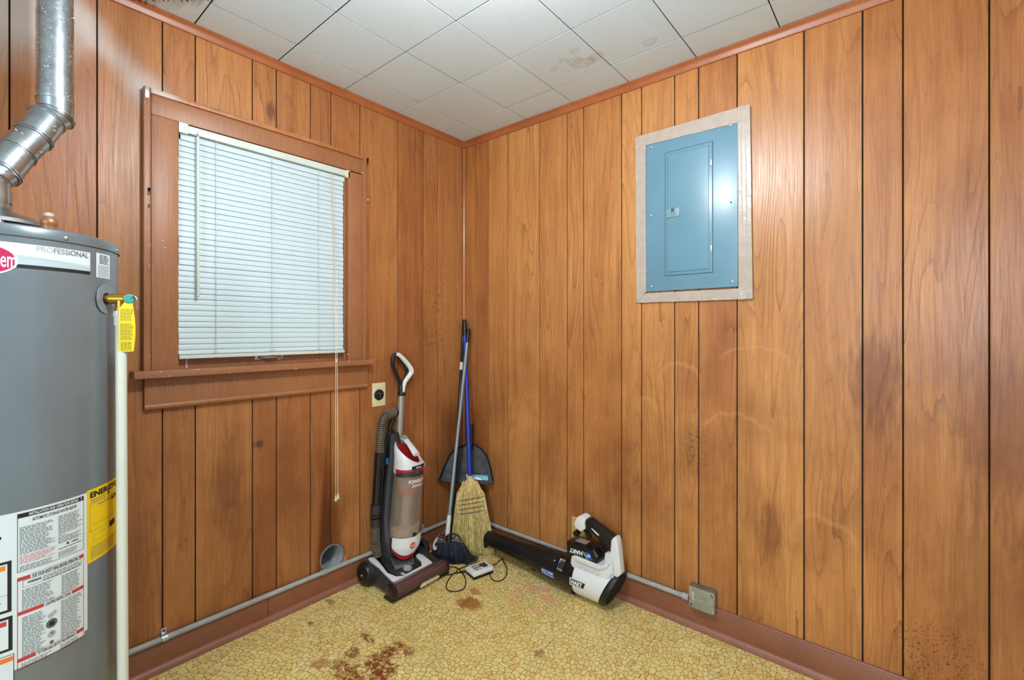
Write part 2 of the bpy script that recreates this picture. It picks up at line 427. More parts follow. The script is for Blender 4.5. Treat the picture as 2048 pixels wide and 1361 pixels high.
def make_straw():
    k = NT('broom_straw'); c, x, y, z = k.obj()
    n = k.noise(k.comb(k.math('MULTIPLY', x, 260.), k.math('MULTIPLY', y, 260.), k.math('MULTIPLY', z, 4.)), 1.0, 2)
    g = k.mr(z, .12, .46)
    lo = k.mix(k.mr(n, .38, .62), srgb(178, 156, 84), srgb(246, 230, 160))
    hi = k.mix(k.mr(n, .38, .62), srgb(206, 162, 92), srgb(250, 216, 154))
    k.col(k.mix(g, lo, hi)); k.rough(.6)
    return k.m


STRAW = make_straw()


# ------------------------------------------------------------------ mesh building
def base_loc(p):
    v = Vector((0, 0, 0))
    while p is not None:
        v = v + p.location; p = p.parent
    return v


class MB:
    def __init__(s): s.v, s.f, s.m = [], [], []
    def add(s, vs, fs, mi=0):
        o = len(s.v); s.v += [Vector(v) for v in vs]
        s.f += [tuple(i + o for i in f) for f in fs]; s.m += [mi] * len(fs)
        return s
    def addbm(s, bm, mi=0):
        bm.verts.ensure_lookup_table(); bm.verts.index_update()
        s.add([v.co.copy() for v in bm.verts], [[v.index for v in f.verts] for f in bm.faces], mi); bm.free()
        return s
    def box(s, a, b, bev=0.0, mi=0, M=None, seg=2):
        bm = bmesh.new(); bmesh.ops.create_cube(bm, size=1.0)
        a, b = Vector(a), Vector(b)
        for v in bm.verts: v.co = Vector([(a[i] + b[i]) / 2 + v.co[i] * (b[i] - a[i]) for i in range(3)])
        if bev: bmesh.ops.bevel(bm, geom=list(bm.edges), offset=bev, segments=seg, affect='EDGES', profile=.6)
        if M is not None: bm.transform(M)
        return s.addbm(bm, mi)
    def prism(s, pts, ext, bev=0.0, mi=0, seg=2):
        bm = bmesh.new(); ext = Vector(ext)
        vs = [bm.verts.new(p) for p in pts]; vt = [bm.verts.new(Vector(p) + ext) for p in pts]
        n = len(pts)
        bm.faces.new(vs); bm.faces.new(list(reversed(vt)))
        for i in range(n): bm.faces.new((vs[i], vt[i], vt[(i + 1) % n], vs[(i + 1) % n]))
        bmesh.ops.recalc_face_normals(bm, faces=bm.faces)
        if bev: bmesh.ops.bevel(bm, geom=list(bm.edges), offset=bev, segments=seg, affect='EDGES', profile=.6)
        return s.addbm(bm, mi)
    def loft(s, rings, caps=True, mi=0, closed=True):
        n = len(rings[0]); vs = [p for r in rings for p in r]; fs = []
        for i in range(len(rings) - 1):
            for j in range(n if closed else n - 1):
                a = i * n + j; b = i * n + (j + 1) % n
                fs.append((a, b, b + n, a + n))
        if caps:
            fs.append(tuple(reversed(range(n)))); fs.append(tuple((len(rings) - 1) * n + j for j in range(n)))
        return s.add(vs, fs, mi)
    def tube(s, path, r, n=12, caps=True, mi=0, flat=1.0, ref=None):
        path = [Vector(p) for p in path]; rs = r if isinstance(r, (list, tuple)) else [r] * len(path)
        t0 = (path[1] - path[0]).normalized()
        up = Vector(ref) if ref is not None else (Vector((0, 0, 1)) if abs(t0.z) < .9 else Vector((1, 0, 0)))
        rings = []; x = None
        for i, p in enumerate(path):
            if i == 0: t = t0
            elif i == len(path) - 1: t = (path[i] - path[i - 1]).normalized()
            else: t = ((path[i + 1] - path[i]).normalized() + (path[i] - path[i - 1]).normalized()).normalized()
            if x is None: x = up.cross(t).normalized()
            else: x = (x - t * x.dot(t)).normalized()
            y = t.cross(x)
            rings.append([p + x * (math.cos(2 * PI * k / n) * rs[i]) + y * (math.sin(2 * PI * k / n) * rs[i] * flat) for k in range(n)])
        return s.loft(rings, caps, mi)
    def lathe(s, prof, c, axis=(0, 0, 1), n=32, mi=0, caps=True):
        ax = Vector(axis).normalized(); up = Vector((0, 0, 1)) if abs(ax.z) < .9 else Vector((1, 0, 0))
        x = up.cross(ax).normalized(); y = ax.cross(x); c = Vector(c)
        rings = [[c + ax * h + (x * math.cos(2 * PI * k / n) + y * math.sin(2 * PI * k / n)) * max(r, 1e-5) for k in range(n)] for r, h in prof]
        return s.loft(rings, caps, mi)
    def torus(s, c, axis, R, r, n=28, m=8, mi=0):
        return s.lathe([(R + r * math.cos(2 * PI * k / m), r * math.sin(2 * PI * k / m)) for k in range(m + 1)], c, axis, n, mi, False)
    def sphere(s, c, r, sc=(1, 1, 1), mi=0, n=16):
        bm = bmesh.new(); bmesh.ops.create_uvsphere(bm, u_segments=n, v_segments=max(6, n // 2), radius=r)
        for v in bm.verts: v.co = Vector([v.co[i] * sc[i] + c[i] for i in range(3)])
        return s.addbm(bm, mi)
    def build(s, name, mats, parent=None, smooth=True, ang=38, sub=0):
        off = base_loc(parent)
        me = bpy.data.meshes.new(name)
        me.from_pydata([v - off for v in s.v], [], s.f)
        if not isinstance(mats, (list, tuple)): mats = [mats]
        for m in mats: me.materials.append(m)
        me.polygons.foreach_set('material_index', s.m)
        bm = bmesh.new(); bm.from_mesh(me); bmesh.ops.recalc_face_normals(bm, faces=bm.faces); bm.to_mesh(me); bm.free()
        if smooth:
            me.shade_smooth(); me.set_sharp_from_angle(angle=math.radians(ang))
        me.update()
        o = bpy.data.objects.new(name, me); COL.objects.link(o)
        if parent is not None: o.parent = parent
        if sub:
            md = o.modifiers.new('sub', 'SUBSURF'); md.levels = sub; md.render_levels = sub
        return o


def tag(o, label=None, cat=None, group=None, kind=None):
    if label: o['label'] = label
    if cat: o['category'] = cat
    if group: o['group'] = group
    if kind: o['kind'] = kind
    return o


def thing(name, loc, label, cat, group=None):
    o = bpy.data.objects.new(name, None); COL.objects.link(o); o.location = loc
    o.empty_display_size = .05
    return tag(o, label, cat, group)


def bez(pts, n=8):
    """smooth path (Catmull-Rom) through points"""
    P = [Vector(p) for p in pts]; P = [P[0] * 2 - P[1]] + P + [P[-1] * 2 - P[-2]]
    out = []
    for i in range(1, len(P) - 2):
        for k in range(n):
            t = k / n
            out.append(.5 * ((2 * P[i]) + (-P[i - 1] + P[i + 1]) * t + (2 * P[i - 1] - 5 * P[i] + 4 * P[i + 1] - P[i + 2]) * t * t + (-P[i - 1] + 3 * P[i] - 3 * P[i + 1] + P[i + 2]) * t ** 3))
    out.append(P[-2]); return out


_tc = {}


def text_geo(txt, bold=0.0, shear=0.0):
    key = (txt, bold, shear)
    if key in _tc: return _tc[key]
    cu = bpy.data.curves.new('t', 'FONT'); cu.body = txt; cu.size = 1; cu.offset = bold; cu.shear = shear; cu.resolution_u = 3
    ob = bpy.data.objects.new('t', cu); COL.objects.link(ob)
    dg = bpy.context.evaluated_depsgraph_get()
    me = bpy.data.meshes.new_from_object(ob.evaluated_get(dg))
    vs = [(v.co.x, v.co.y) for v in me.vertices]; fs = [tuple(p.vertices) for p in me.polygons]
    x0, x1 = min(v[0] for v in vs), max(v[0] for v in vs); y0, y1 = min(v[1] for v in vs), max(v[1] for v in vs)
    vs = [((a - x0) / (x1 - x0), (b - y0) / (y1 - y0)) for a, b in vs]
    bpy.data.objects.remove(ob); bpy.data.curves.remove(cu); bpy.data.meshes.remove(me)
    _tc[key] = (vs, fs)
    return _tc[key]


class Decal:
    """flat print laid on a surface; F(u, v, h) gives the point h above the surface"""
    def __init__(s, F, step=None): s.F, s.b, s.mats, s.step = F, MB(), [], step
    def mi(s, m):
        if m not in s.mats: s.mats.append(m)
        return s.mats.index(m)
    def rect(s, u0, v0, u1, v1, m, h=.0006):
        n = max(1, int(abs(u1 - u0) / s.step)) if s.step else 1
        for i in range(n):
            a = u0 + (u1 - u0) * i / n; b = u0 + (u1 - u0) * (i + 1) / n
            s.b.add([s.F(a, v0, h), s.F(b, v0, h), s.F(b, v1, h), s.F(a, v1, h)], [(0, 1, 2, 3)], s.mi(m))
    def frame(s, u0, v0, u1, v1, t, m, h=.0009):
        s.rect(u0, v0, u1, v0 + t, m, h); s.rect(u0, v1 - t, u1, v1, m, h); s.rect(u0, v0, u0 + t, v1, m, h); s.rect(u1 - t, v0, u1, v1, m, h)
    def poly(s, pts, m, h=.0008): s.b.add([s.F(a, b, h) for a, b in pts], [tuple(range(len(pts)))], s.mi(m))
    def ell(s, u, v, a, b, m, h, n=36):
        N = 6
        for i in range(N):
            r0, r1 = i / N, (i + 1) / N
            for k in range(n):
                t0, t1 = 2 * PI * k / n, 2 * PI * (k + 1) / n
                q = [(r0, t0), (r1, t0), (r1, t1), (r0, t1)]
                if i == 0: q = [(0, 0), (r1, t0), (r1, t1)]
                s.poly([(u + a * r * math.cos(t), v + b * r * math.sin(t)) for r, t in q], m, h)
    def text(s, txt, u0, v0, u1, v1, m, h=.0012, bold=0.0, shear=0.0, grad=None):
        vs, fs = text_geo(txt, bold, shear)
        V = [s.F(u0 + (u1 - u0) * a, v0 + (v1 - v0) * b, h) for a, b in vs]
        if grad is None: s.b.add(V, fs, s.mi(m))
        else:
            for f in fs:
                c = sum(vs[i][0] for i in f) / len(f)
                s.b.add([V[i] for i in f], [tuple(range(len(f)))], s.mi(grad[min(len(grad) - 1, int(c * len(grad)))]))
    def lines(s, u0, v0, u1, v1, n, m, h=.0010, fill=.45, rag=.25, word=.006):
        dv = (v1 - v0) / n; R = random.Random(int(abs(u0 * 1e4) + abs(v0 * 1e4) + n))
        for i in range(n):
            v = v1 - dv * (i + 1); end = u1 - (u1 - u0) * R.random() * rag; u = u0
            while u < end:
                L = word * (.5 + R.random() * 1.2); e = min(end, u + L)
                s.b.add([s.F(u, v, h), s.F(e, v, h), s.F(e, v + dv * fill * .85, h), s.F(u, v + dv * fill * .85, h)], [(0, 1, 2, 3)], s.mi(m))
                u = e + word * .25
    def build(s, name, parent): return s.b.build(name, s.mats, parent, smooth=False)


def bool_cut(ob, cutter):
    md = ob.modifiers.new('cut', 'BOOLEAN'); md.object = cutter; md.operation = 'DIFFERENCE'; md.solver = 'EXACT'
    dg = bpy.context.evaluated_depsgraph_get()
    me = bpy.data.meshes.new_from_object(ob.evaluated_get(dg))
    ob.modifiers.clear(); ob.data = me

# ================================================================== STRUCTURE
def ceil_z(x, y): return 2.430 - .0140 * x - .0100 * y


XMAX, YMIN = 3.3, -3.2
OPY0, OPY1, OPZ0, OPZ1 = -1.492, -.776, 1.100, 2.062          # window opening in the left wall
VENTC = LX(664, 1115, .0); VENTR = .059

wl = MB()
wl.box((-.13, YMIN, -.1), (-.006, OPY0, 2.60)); wl.box((-.13, OPY1, -.1), (-.006, .0, 2.60))
_y0, _y1, _z0, _z1 = VENTC.y - VENTR, VENTC.y + VENTR, VENTC.z - VENTR, VENTC.z + VENTR
wl.box((-.13, OPY0, -.1), (-.006, _y0, OPZ0)); wl.box((-.13, _y1, -.1), (-.006, OPY1, OPZ0))
wl.box((-.13, _y0, -.1), (-.006, _y1, _z0)); wl.box((-.13, _y0, _z1), (-.006, _y1, OPZ0)); wl.box((-.13, OPY0, OPZ1), (-.006, OPY1, 2.60))
wall_left = tag(wl.build('wall_left', DARK), kind='structure')
cut = MB().tube([(-.4, VENTC.y, VENTC.z), (.1, VENTC.y, VENTC.z)], VENTR, 40).build('cutter', DARK)
GL = [YMIN, -2.95, -2.75, -2.50, -2.33, -2.13, -1.92, -1.717, -1.5345, -1.43, -1.224, -1.126, -.974, -.874, -.719, -.490, -.317, -.213, -.0125, 0]
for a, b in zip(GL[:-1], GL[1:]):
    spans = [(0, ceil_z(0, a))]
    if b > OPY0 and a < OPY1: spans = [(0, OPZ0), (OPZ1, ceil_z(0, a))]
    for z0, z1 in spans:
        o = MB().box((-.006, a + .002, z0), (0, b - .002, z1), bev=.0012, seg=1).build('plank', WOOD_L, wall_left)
        if z0 == 0 and a < VENTC.y + VENTR and b > VENTC.y - VENTR: bool_cut(o, cut)
bpy.data.objects.remove(cut)

wall_right = tag(MB().box((-.13, .006, -.1), (XMAX, .12, 2.60)).build('wall_right', DARK), kind='structure')
GR = [0, .101, .2055, .359, .588, .7655, .864, 1.0726, 1.1729, 1.326, 1.4285, 1.580, 1.8094, 1.982, 2.0887, 2.288, 2.49, 2.69, 2.80, 2.98, XMAX]
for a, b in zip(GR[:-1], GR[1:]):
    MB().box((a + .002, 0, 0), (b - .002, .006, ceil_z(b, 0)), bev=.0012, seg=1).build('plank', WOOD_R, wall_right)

# floor: 12-inch vinyl tiles with printed pattern
fl = tag(MB().box((-.13, YMIN, -.12), (XMAX, .12, Z0 - .003)).build('floor', DARK), kind='structure')
FXS = [1.3157 + .3025 * k for k in range(-5, 8)]; FYS = [-1.063 + .303 * k for k in range(-8, 5)]
for i in range(len(FXS) - 1):
    for j in range(len(FYS) - 1):
        x0, x1, y0, y1 = max(FXS[i], 0), min(FXS[i + 1], XMAX), max(FYS[j], YMIN), min(FYS[j + 1], 0)
        if x1 - x0 < .01 or y1 - y0 < .01: continue
        MB().box((x0 + .0004, y0 + .0004, Z0 - .003), (x1 - .0004, y1 - .0004, Z0 + .0), bev=.0004, seg=1).build('vinyl_tile', FLOORM, fl)

# ceiling: 12-inch tiles with open joints
ce = MB(); ce.prism([(-.13, YMIN, ceil_z(-.13, YMIN) + .0016), (XMAX, YMIN, ceil_z(XMAX, YMIN) + .0016), (XMAX, .12, ceil_z(XMAX, .12) + .0016), (-.13, .12, ceil_z(-.13, .12) + .0016)], (0, 0, .1))
ceiling = tag(ce.build('ceiling', plain('ceiling_joint', (50, 40, 34), .9)), kind='structure')
CXS = [.196 + .3075 * k for k in range(-1, 11)]; CYS = [-.187 - .3125 * k for k in range(-1, 11)]
for i in range(len(CXS) - 1):
    for j in range(len(CYS) - 1):
        x0, x1, y1, y0 = max(CXS[i], 0), min(CXS[i + 1], XMAX), min(CYS[j], 0), max(CYS[j + 1], YMIN)
        if x1 - x0 < .01 or y1 - y0 < .01: continue
        g = .0017 if j < 3 else .0026
        P = [(x0 + .0020, y0 + g), (x1 - .0020, y0 + g), (x1 - .0020, y1 - g), (x0 + .0020, y1 - g)]
        dz = random.uniform(-.0008, .0008)
        MB().prism([(a, b, ceil_z(a, b) + dz) for a, b in P], (0, 0, .012), bev=.0004, seg=1).build('ceiling_tile', CEILM, ceiling)
# ragged brown edge hanging from the ceiling just inside the top of the frame
rg = MB(); R = random.Random(3)
for k in range(34):
    x = .035 + .006 * k + R.uniform(-.004, .004); y = -1.625 + .0050 * k + R.uniform(-.006, .006); z = ceil_z(x, y)
    a = R.uniform(0, PI); L = R.uniform(.012, .022)
    dx, dy = math.cos(a) * .007, math.sin(a) * .007
    rg.prism([(x - dx, y - dy, z), (x + dx, y + dy, z), (x + dx * .5, y + dy * .5 + .003, z - L), (x - dx * .2, y - dy * .2 + .005, z - L * .8)], (.002, .001, 0))
rg.build('peeling_edge', RUSTY, ceiling)


# trims --------------------------------------------------------------
def runL(prof, y0, y1, zf, mat, name, kind='structure', parent=None):
    """profile (distance from wall, height) run along the left wall; zf(y) is the height offset"""
    r = [[Vector((d, y, h + zf(y))) for d, h in prof] for y in (y0, y1)]
    o = MB().loft(r).build(name, mat, parent)
    return tag(o, kind=kind) if kind else o


def runR(prof, x0, x1, zf, mat, name, kind='structure', parent=None):
    r = [[Vector((x, -d, h + zf(x))) for d, h in prof] for x in (x0, x1)]
    o = MB().loft(r).build(name, mat, parent)
    return tag(o, kind=kind) if kind else o


crown = [(0, -.036), (.006, -.036), (.009, -.030), (.010, -.022), (.015, -.012), (.021, -.007), (.021, .0), (0, 0)]
runL(crown, YMIN, 0, lambda y: ceil_z(0, y) - .001, CROWN, 'trim_1')
runR(crown, 0, XMAX, lambda x: ceil_z(x, 0) - .001, CROWN, 'trim_2')
base = [(0, 0), (.013, 0), (.013, .104), (.010, .108), (0, .108)]
runL(base, YMIN, 0, lambda y: Z0, BASEP, 'baseboard_left')
runR(base, 0, XMAX, lambda x: Z0 - .002, BASEP, 'baseboard_right')
cap = [(0, .108), (.010, .108), (.012, .112), (.010, .117), (0, .117)]
runR(cap, 0, XMAX, lambda x: Z0 - .004, SHOEP, 'trim_3')
shoe = [(.013, 0)] + [(.013 + .019 * math.cos(t * PI / 12), .026 * math.sin(t * PI / 12)) for t in range(0, 7)]
runL(shoe, YMIN, 0, lambda y: Z0, SHOEP, 'trim_4')
runR(shoe, 0, XMAX, lambda x: Z0, SHOEP, 'trim_5')
tag(MB().prism([(0, 0, .12), (.005, 0, .12), (0, -.005, .12)], (0, 0, 2.28)).build('trim_6', WOOD_R), kind='structure')
# joint in the left baseboard
tag(MB().box((.0131, -1.168, Z0 + .028), (.0136, -1.166, Z0 + .104)).build('trim_7', DARK), kind='structure')

# ------------------------------------------------------------------ window
win = tag(bpy.data.objects.new('window_1', None), kind='structure'); COL.objects.link(win)
CP = .020


def Lbox(y0, y1, z0, z1, x0, x1, name, mat, bev=.0015, parent=win, par=True):
    if par:
        (y0, z0), (y1, z1) = parL(y0, z0, x1), parL(y1, z1, x1)
    return MB().box((x0, y0, z0), (x1, y1, z1), bev=bev).build(name, mat, parent)


Lbox(-1.568, -1.485, 1.118, 2.056, 0, CP, 'side_casing', BROWN)
Lbox(-.783, -.702, 1.118, 2.052, 0, CP, 'side_casing', BROWN)
Lbox(-1.568, -.702, 2.057, 2.131, 0, CP, 'head_casing', BROWN)
Lbox(-1.590, -1.5695, 1.112, 2.152, 0, .034, 'back_band', BROWNC)
Lbox(-.7005, -.682, 1.118, 2.132, 0, .026, 'back_band', BROWNC)
Lbox(-1.5685, -.700, 2.134, 2.152, 0, .030, 'back_band', WOOD_L)
# jambs
J = [((-.12, OPY0, OPZ0), (.0, OPY0 + .008, OPZ1)), ((-.12, OPY1 - .008, OPZ0), (.0, OPY1, OPZ1)), ((-.12, OPY0, OPZ1 - .008), (.0, OPY1, OPZ1))]
for a, b in J: MB().box(a, b).build('jamb', BROWN, win)
# stool, apron and moulding
(sy0, sz1), (sy1, sz0) = parL(-1.618, 1.1155, .062), parL(-.630, 1.0885, .062)
MB().box((-.12, OPY0 + .001, sz0), (.0, OPY1 - .001, sz1), bev=.001).box((.0, sy0, sz0), (.062, sy1, sz1), bev=.003).build('stool', BROWNC, win)
(ay0, az1), (ay1, az0) = parL(-1.588, 1.090, .018), parL(-.676, .990, .018)
MB().box((0, ay0, az0), (.018, ay1, sz0 + .001), bev=.0015).build('apron', BROWN, win)
MB().tube([(.010, ay0, az0 - .006), (.010, ay1, az0 - .006)], .0125, 14).build('apron_moulding', BROWN, win)
# sash
Lbox(-1.484, -.785, 1.100, 1.168, -.060, -.020, 'sash_rail', BROWNC, par=False)
Lbox(-1.484, -1.440, 1.160, 2.05, -.062, -.032, 'sash_stile', BROWNC, par=False)
Lbox(-.830, -.785, 1.160, 2.05, -.062, -.032, 'sash_stile', BROWNC, par=False)
Lbox(-1.484, -.785, 2.01, 2.054, -.062, -.032, 'sash_rail', BROWNC, par=False)
Lbox(-1.445, -.825, 1.57, 1.61, -.062, -.034, 'meeting_rail', BROWNC, par=False)
gl = plain('window_glass', (220, 230, 232), .03, alpha=.25)
Lbox(-1.445, -.825, 1.165, 1.575, -.050, -.046, 'pane', gl, 0, par=False)
Lbox(-1.445, -.825, 1.605, 2.015, -.050, -.046, 'pane', gl, 0, par=False)
Lbox(-.8045, -.7835, 1.118, 2.048, -.030, -.006, 'stop_bead', BROWN, par=False)
# sash lift
lf = MB(); c0 = LX(516, 714, -.018); c1 = LX(561, 713, -.018)
for c in (c0, c1):
    lf.box((-.020, c.y - .013, c.z - .015), (-.017, c.y + .013, c.z + .015), bev=.003)
    for dz in (-.008, .008): lf.sphere((-.0168, c.y, c.z + dz), .0035, (.4, 1, 1))
zz = (c0.z + c1.z) / 2
lf.tube(bez([(-.018, c0.y + .004, zz), (-.004, c0.y + .014, zz - .001), (.002, (c0.y + c1.y) / 2, zz - .002), (-.004, c1.y - .014, zz - .001), (-.018, c1.y - .004, zz)]), .006, 10)
lf.build('sash_lift', STEEL, win)
p = LX(549, 711, -.02); MB().box((-.0205, p.y - .022, p.z - .004), (-.0190, p.y + .020, p.z + .010)).build('red_sticker', plain('dark_red_tape', (150, 34, 44), .4), win)
p = LX(372, 728, -.029); MB().prism([(-.0203, p.y - .002, p.z + .022), (-.0203, p.y + .002, p.z + .024), (-.0203, p.y + .0026, p.z - .018), (-.0203, p.y - .001, p.z - .024), (-.0203, p.y - .005, p.z)], (.0012, 0, 0)).build('paint_chip', plain('bare_primer', (220, 208, 200), .7), win)
# old bracket hardware on the frame
br = MB(); p = LX(294, 183, .034)
br.box((.034, p.y - .006, p.z - .022), (.037, p.y + .006, p.z + .018), bev=.001)
for dz in (-.014, .010): br.sphere((.0375, p.y, p.z + dz), .003, (.5, 1, 1))
br.build('bracket', STEEL, win)
for (px, py, s) in [(297, 384, 1.0), (297, 413, .5), (735, 323, 1.0)]:
    p = LX(px, py, .034 if px < 500 else .027); b = MB(); R = random.Random(px)
    for k in range(7):
        b.box((p.x, p.y + R.uniform(-.006, .004) * s, p.z + R.uniform(-.014, .012) * s), (p.x + .004, p.y + R.uniform(.002, .006) * s, p.z + R.uniform(.013, .017) * s), bev=.001)
    b.build('hook_remnant', plain('rusty_pot_metal', (110, 96, 88), .5, .6, .3, vscale=80), win)
pale = plain('white_paint_nick', (226, 220, 214), .7)
for (px, py, rr) in [(326, 481, .0022), (330, 495, .0020), (736, 400, .004), (719, 730, .004), (696, 709, .003), (724, 347, .003)]:
    p = LX(px, py, .0205 if px < 727 else .026); MB().sphere(p, rr, (.2, 1, 1), n=8).build('paint_nick', pale, win)

# dryer vent hole in the left wall
vt = tag(bpy.data.objects.new('trim_8', None), kind='structure'); COL.objects.link(vt)
vd = MB(); r_ = VENTR - .001
vd.lathe([(r_ - .0015, -.175), (r_ - .0015, .003), (r_, .003), (r_, -.175)], (0, VENTC.y, VENTC.z), (1, 0, 0), 40, 0, False)
vd.build('vent_duct', plain('dull_duct_metal', (190, 196, 198), .45, .3, .12, vscale=40), vt)
MB().lathe([(0, -.17), (r_, -.17)], (0, VENTC.y, VENTC.z), (1, 0, 0), 40, 0, False).build('vent_flap', plain('crumpled_foil', (70, 90, 108), .3, .8, .3, bump=1, bscale=60, vscale=50), vt)
MB().lathe([(r_ + .0005, .0003), (r_ + .006, .0006), (r_ + .005, .0014), (r_ + .0005, .002)], (0, VENTC.y, VENTC.z), (1, 0, 0), 40, 0, False).build('vent_collar', plain('torn_veneer_edge', (120, 84, 66), .8, var=.3, vscale=60), vt)

# ------------------------------------------------------------------ mini blind
BX = .004
p0 = LX(357, 250, BX + .014); p1 = LX(696, 344, BX + .014)
by0, by1 = p0.y + .001, -.790
blind = thing('window_blind', (BX, (by0 + by1) / 2, 2.055), 'closed white mini blind hanging in the brown window frame', 'blind')
hz1, hz0 = 2.046, 2.018
MB().box((BX - .012, by0 + .012, hz0), (BX + .012, by1 - .010, hz1), bev=.0015).build('headrail', CREAMB, blind)
MB().box((BX - .014, by0, hz0 - .006), (BX + .016, by0 + .030, hz1 + .004), bev=.001).build('end_bracket', CREAMB, blind)
MB().box((BX - .014, by1 - .014, hz0 - .006), (BX + .016, by1 + .004, hz1 + .002), bev=.001).build('end_bracket', CREAM, blind)
zb = 1.172; sl0, sl1 = by0 + .002, LX(686, 500, BX).y
N = 39; pitch = (hz0 - .016 - zb - .010) / (N - 1)
prof = [(-.0030 + .0050 * t + .0016 * math.sin(PI * t), .0118 - .0238 * t) for t in [i / 7 for i in range(8)]]
smb = MB(); rings = [[Vector((BX + d, y, h + zb + .010)) for d, h in prof] + [Vector((BX + d - .0006, y, h + zb + .010)) for d, h in reversed(prof)] for y in (sl0, sl1)]
smb.loft(rings)
slat0 = smb.build('slat', SLAT, blind, ang=70)
R = random.Random(5)
for k in range(1, N):
    s_ = slat0.copy(); COL.objects.link(s_); s_.parent = blind
    s_.location = (R.uniform(-.0006, .0006), R.uniform(-.001, .001), pitch * k)
    if k == N - 1: s_.location.x += .002; s_.location.y += .006
MB().box((BX - .010, sl0, zb - .016), (BX + .012, sl1 + .003, zb - .004), bev=.003).build('bottom_rail', CREAMB, blind)
MB().box((BX - .010, sl0, zb - .004), (BX + .010, sl1, zb - .001), bev=.001).box((BX - .010, sl0, zb + .001), (BX + .010, sl1, zb + .004), bev=.001).build('stacked_slats', CREAMB, blind)
for px in (432, 544, 637):
    py_ = LX(px, 600, BX + .010).y
    b = MB()
    for dx in (.0105, -.009): b.tube([(BX + dx, py_, hz0), (BX + dx, py_, zb - .004)], .0007, 6)
    q = [(BX + .0115, py_ + (.003 if k % 2 else -.0022), zb + (hz0 - zb) * k / 78) for k in range(79)]
    b.tube(q, .0006, 5)
    b.build('ladder_cord', plain('ladder_cord', (196, 198, 196), .8), blind)
    MB().sphere((BX + .012, py_, zb - .011), .006, (.4, 1, .6), n=10).build('cord_button', CREAM, blind)
    b = MB()
    for k in range(5): b.tube(bez([(BX + .011, py_ + R.uniform(-.012, .012), zb + R.uniform(-.002, .010)) for _ in range(3)], 4), .0007, 5)
    b.build('tangled_cord', plain('ladder_cord', (196, 198, 196), .8), blind)
# tilt wand
wt = LX(396, 268, BX + .022); wb = LX(396, 592, BX + .022)
b = MB(); b.tube([(BX + .014, wt.y, wt.z + .004), (BX + .022, wt.y, wt.z - .004), (BX + .022, wt.y, wt.z - .016)], .002, 8)
b.build('wand_hook', STEEL, blind)
b = MB(); b.tube([(BX + .022, wt.y, wt.z - .012), (BX + .024, wb.y, wb.z)], .0052, 6); b.sphere((BX + .024, wb.y, wb.z), .006, (1, 1, .8), n=10); b.build('tilt_wand', CREAMB, blind)
# lift cords
ct = LX(663, 348, BX + .014)
for k, (x1_, y1_, dy) in enumerate([(671.5, 1000, 0), (676, 996, .004)]):
    a1 = LX(668 + 3.0 * k, 520, BX + .018); a2 = LX(671 + 3.0 * k, 700, .068); a3 = LX(x1_, y1_ - 8, .060)
    b = MB(); b.tube(bez([(BX + .013, ct.y + dy, ct.z), (a1.x, a1.y, a1.z), (a2.x, a2.y, a2.z), LX((671 + 3 * k + x1_) / 2, 850, .064), a3]), .0014, 6)
    b.build('lift_cord', CORD, blind)
    MB().lathe([(.0015, .004), (.003, .0), (.005, -.012), (.0065, -.024), (.004, -.027)], (a3.x, a3.y, a3.z), (0, 0, 1), 12).build('tassel', CREAM, blind)
a = LX(672.5, 722, .068); MB().sphere(a, .004, (1, 1, 2), n=8).build('cord_knot', CORD, blind)

# ================================================================== WALL FITTINGS
# range outlet under the window's right end
o0, o1 = LX(745, 815, .006), LX(771, 765, .006)
rt = thing('wall_outlet', (0, (o0.y + o1.y) / 2, (o0.z + o1.z) / 2), 'cream wall plate with one big round black receptacle beside the window apron', 'outlet', None)
MB().box((0, o0.y, o0.z), (.006, o1.y, o1.z), bev=.002).build('cover_plate', CREAM, rt)
oc = LX(758, 790, .008)
b = MB(); b.lathe([(.0, .013), (.024, .013), (.0275, .011), (.028, .005)], (0, oc.y, oc.z), (1, 0, 0), 36); b.build('receptacle', BLACKG, rt)
b = MB()
for a in (0.3, 1.9): b.box((-.0015, -.0075, -.001), (.0015, .0075, .001), M=Matrix.Translation((.0135, oc.y + .010 * math.cos(a), oc.z + .010 * math.sin(a))) @ Matrix.Rotation(a, 4, 'X'))
b.tube([(.0135, oc.y + .008, oc.z - .010), (.0135, oc.y + .002, oc.z - .013), (.0135, oc.y + .002, oc.z - .007)], .0012, 6)
b.build('slot', plain('slot_grey', (110, 110, 112), .5), rt)
for dz in (.034, -.034): MB().sphere((.0062, oc.y, oc.z + dz), .0032, (.5, 1, 1), n=10).build('plate_screw', STEEL, rt)

# outlet behind the blower
o0, o1 = RY(1143, 1091, -.006), RY(1170, 1036, -.006)
rt = thing('wall_outlet', ((o0.x + o1.x) / 2, 0, (o0.z + o1.z) / 2), 'tan wall outlet plate on the right wall, half hidden behind the blower handle', 'outlet', None)
TAN = plain('tan_plate', (206, 172, 110), .4)
MB().box((o0.x, -.006, .196), (o0.x + .080, 0, .318), bev=.002).build('cover_plate', TAN, rt)
for zc in (.283, .232): MB().box((o0.x + .022, -.008, zc - .015), (o0.x + .058, -.005, zc + .015), bev=.0014).build('receptacle', TAN, rt)

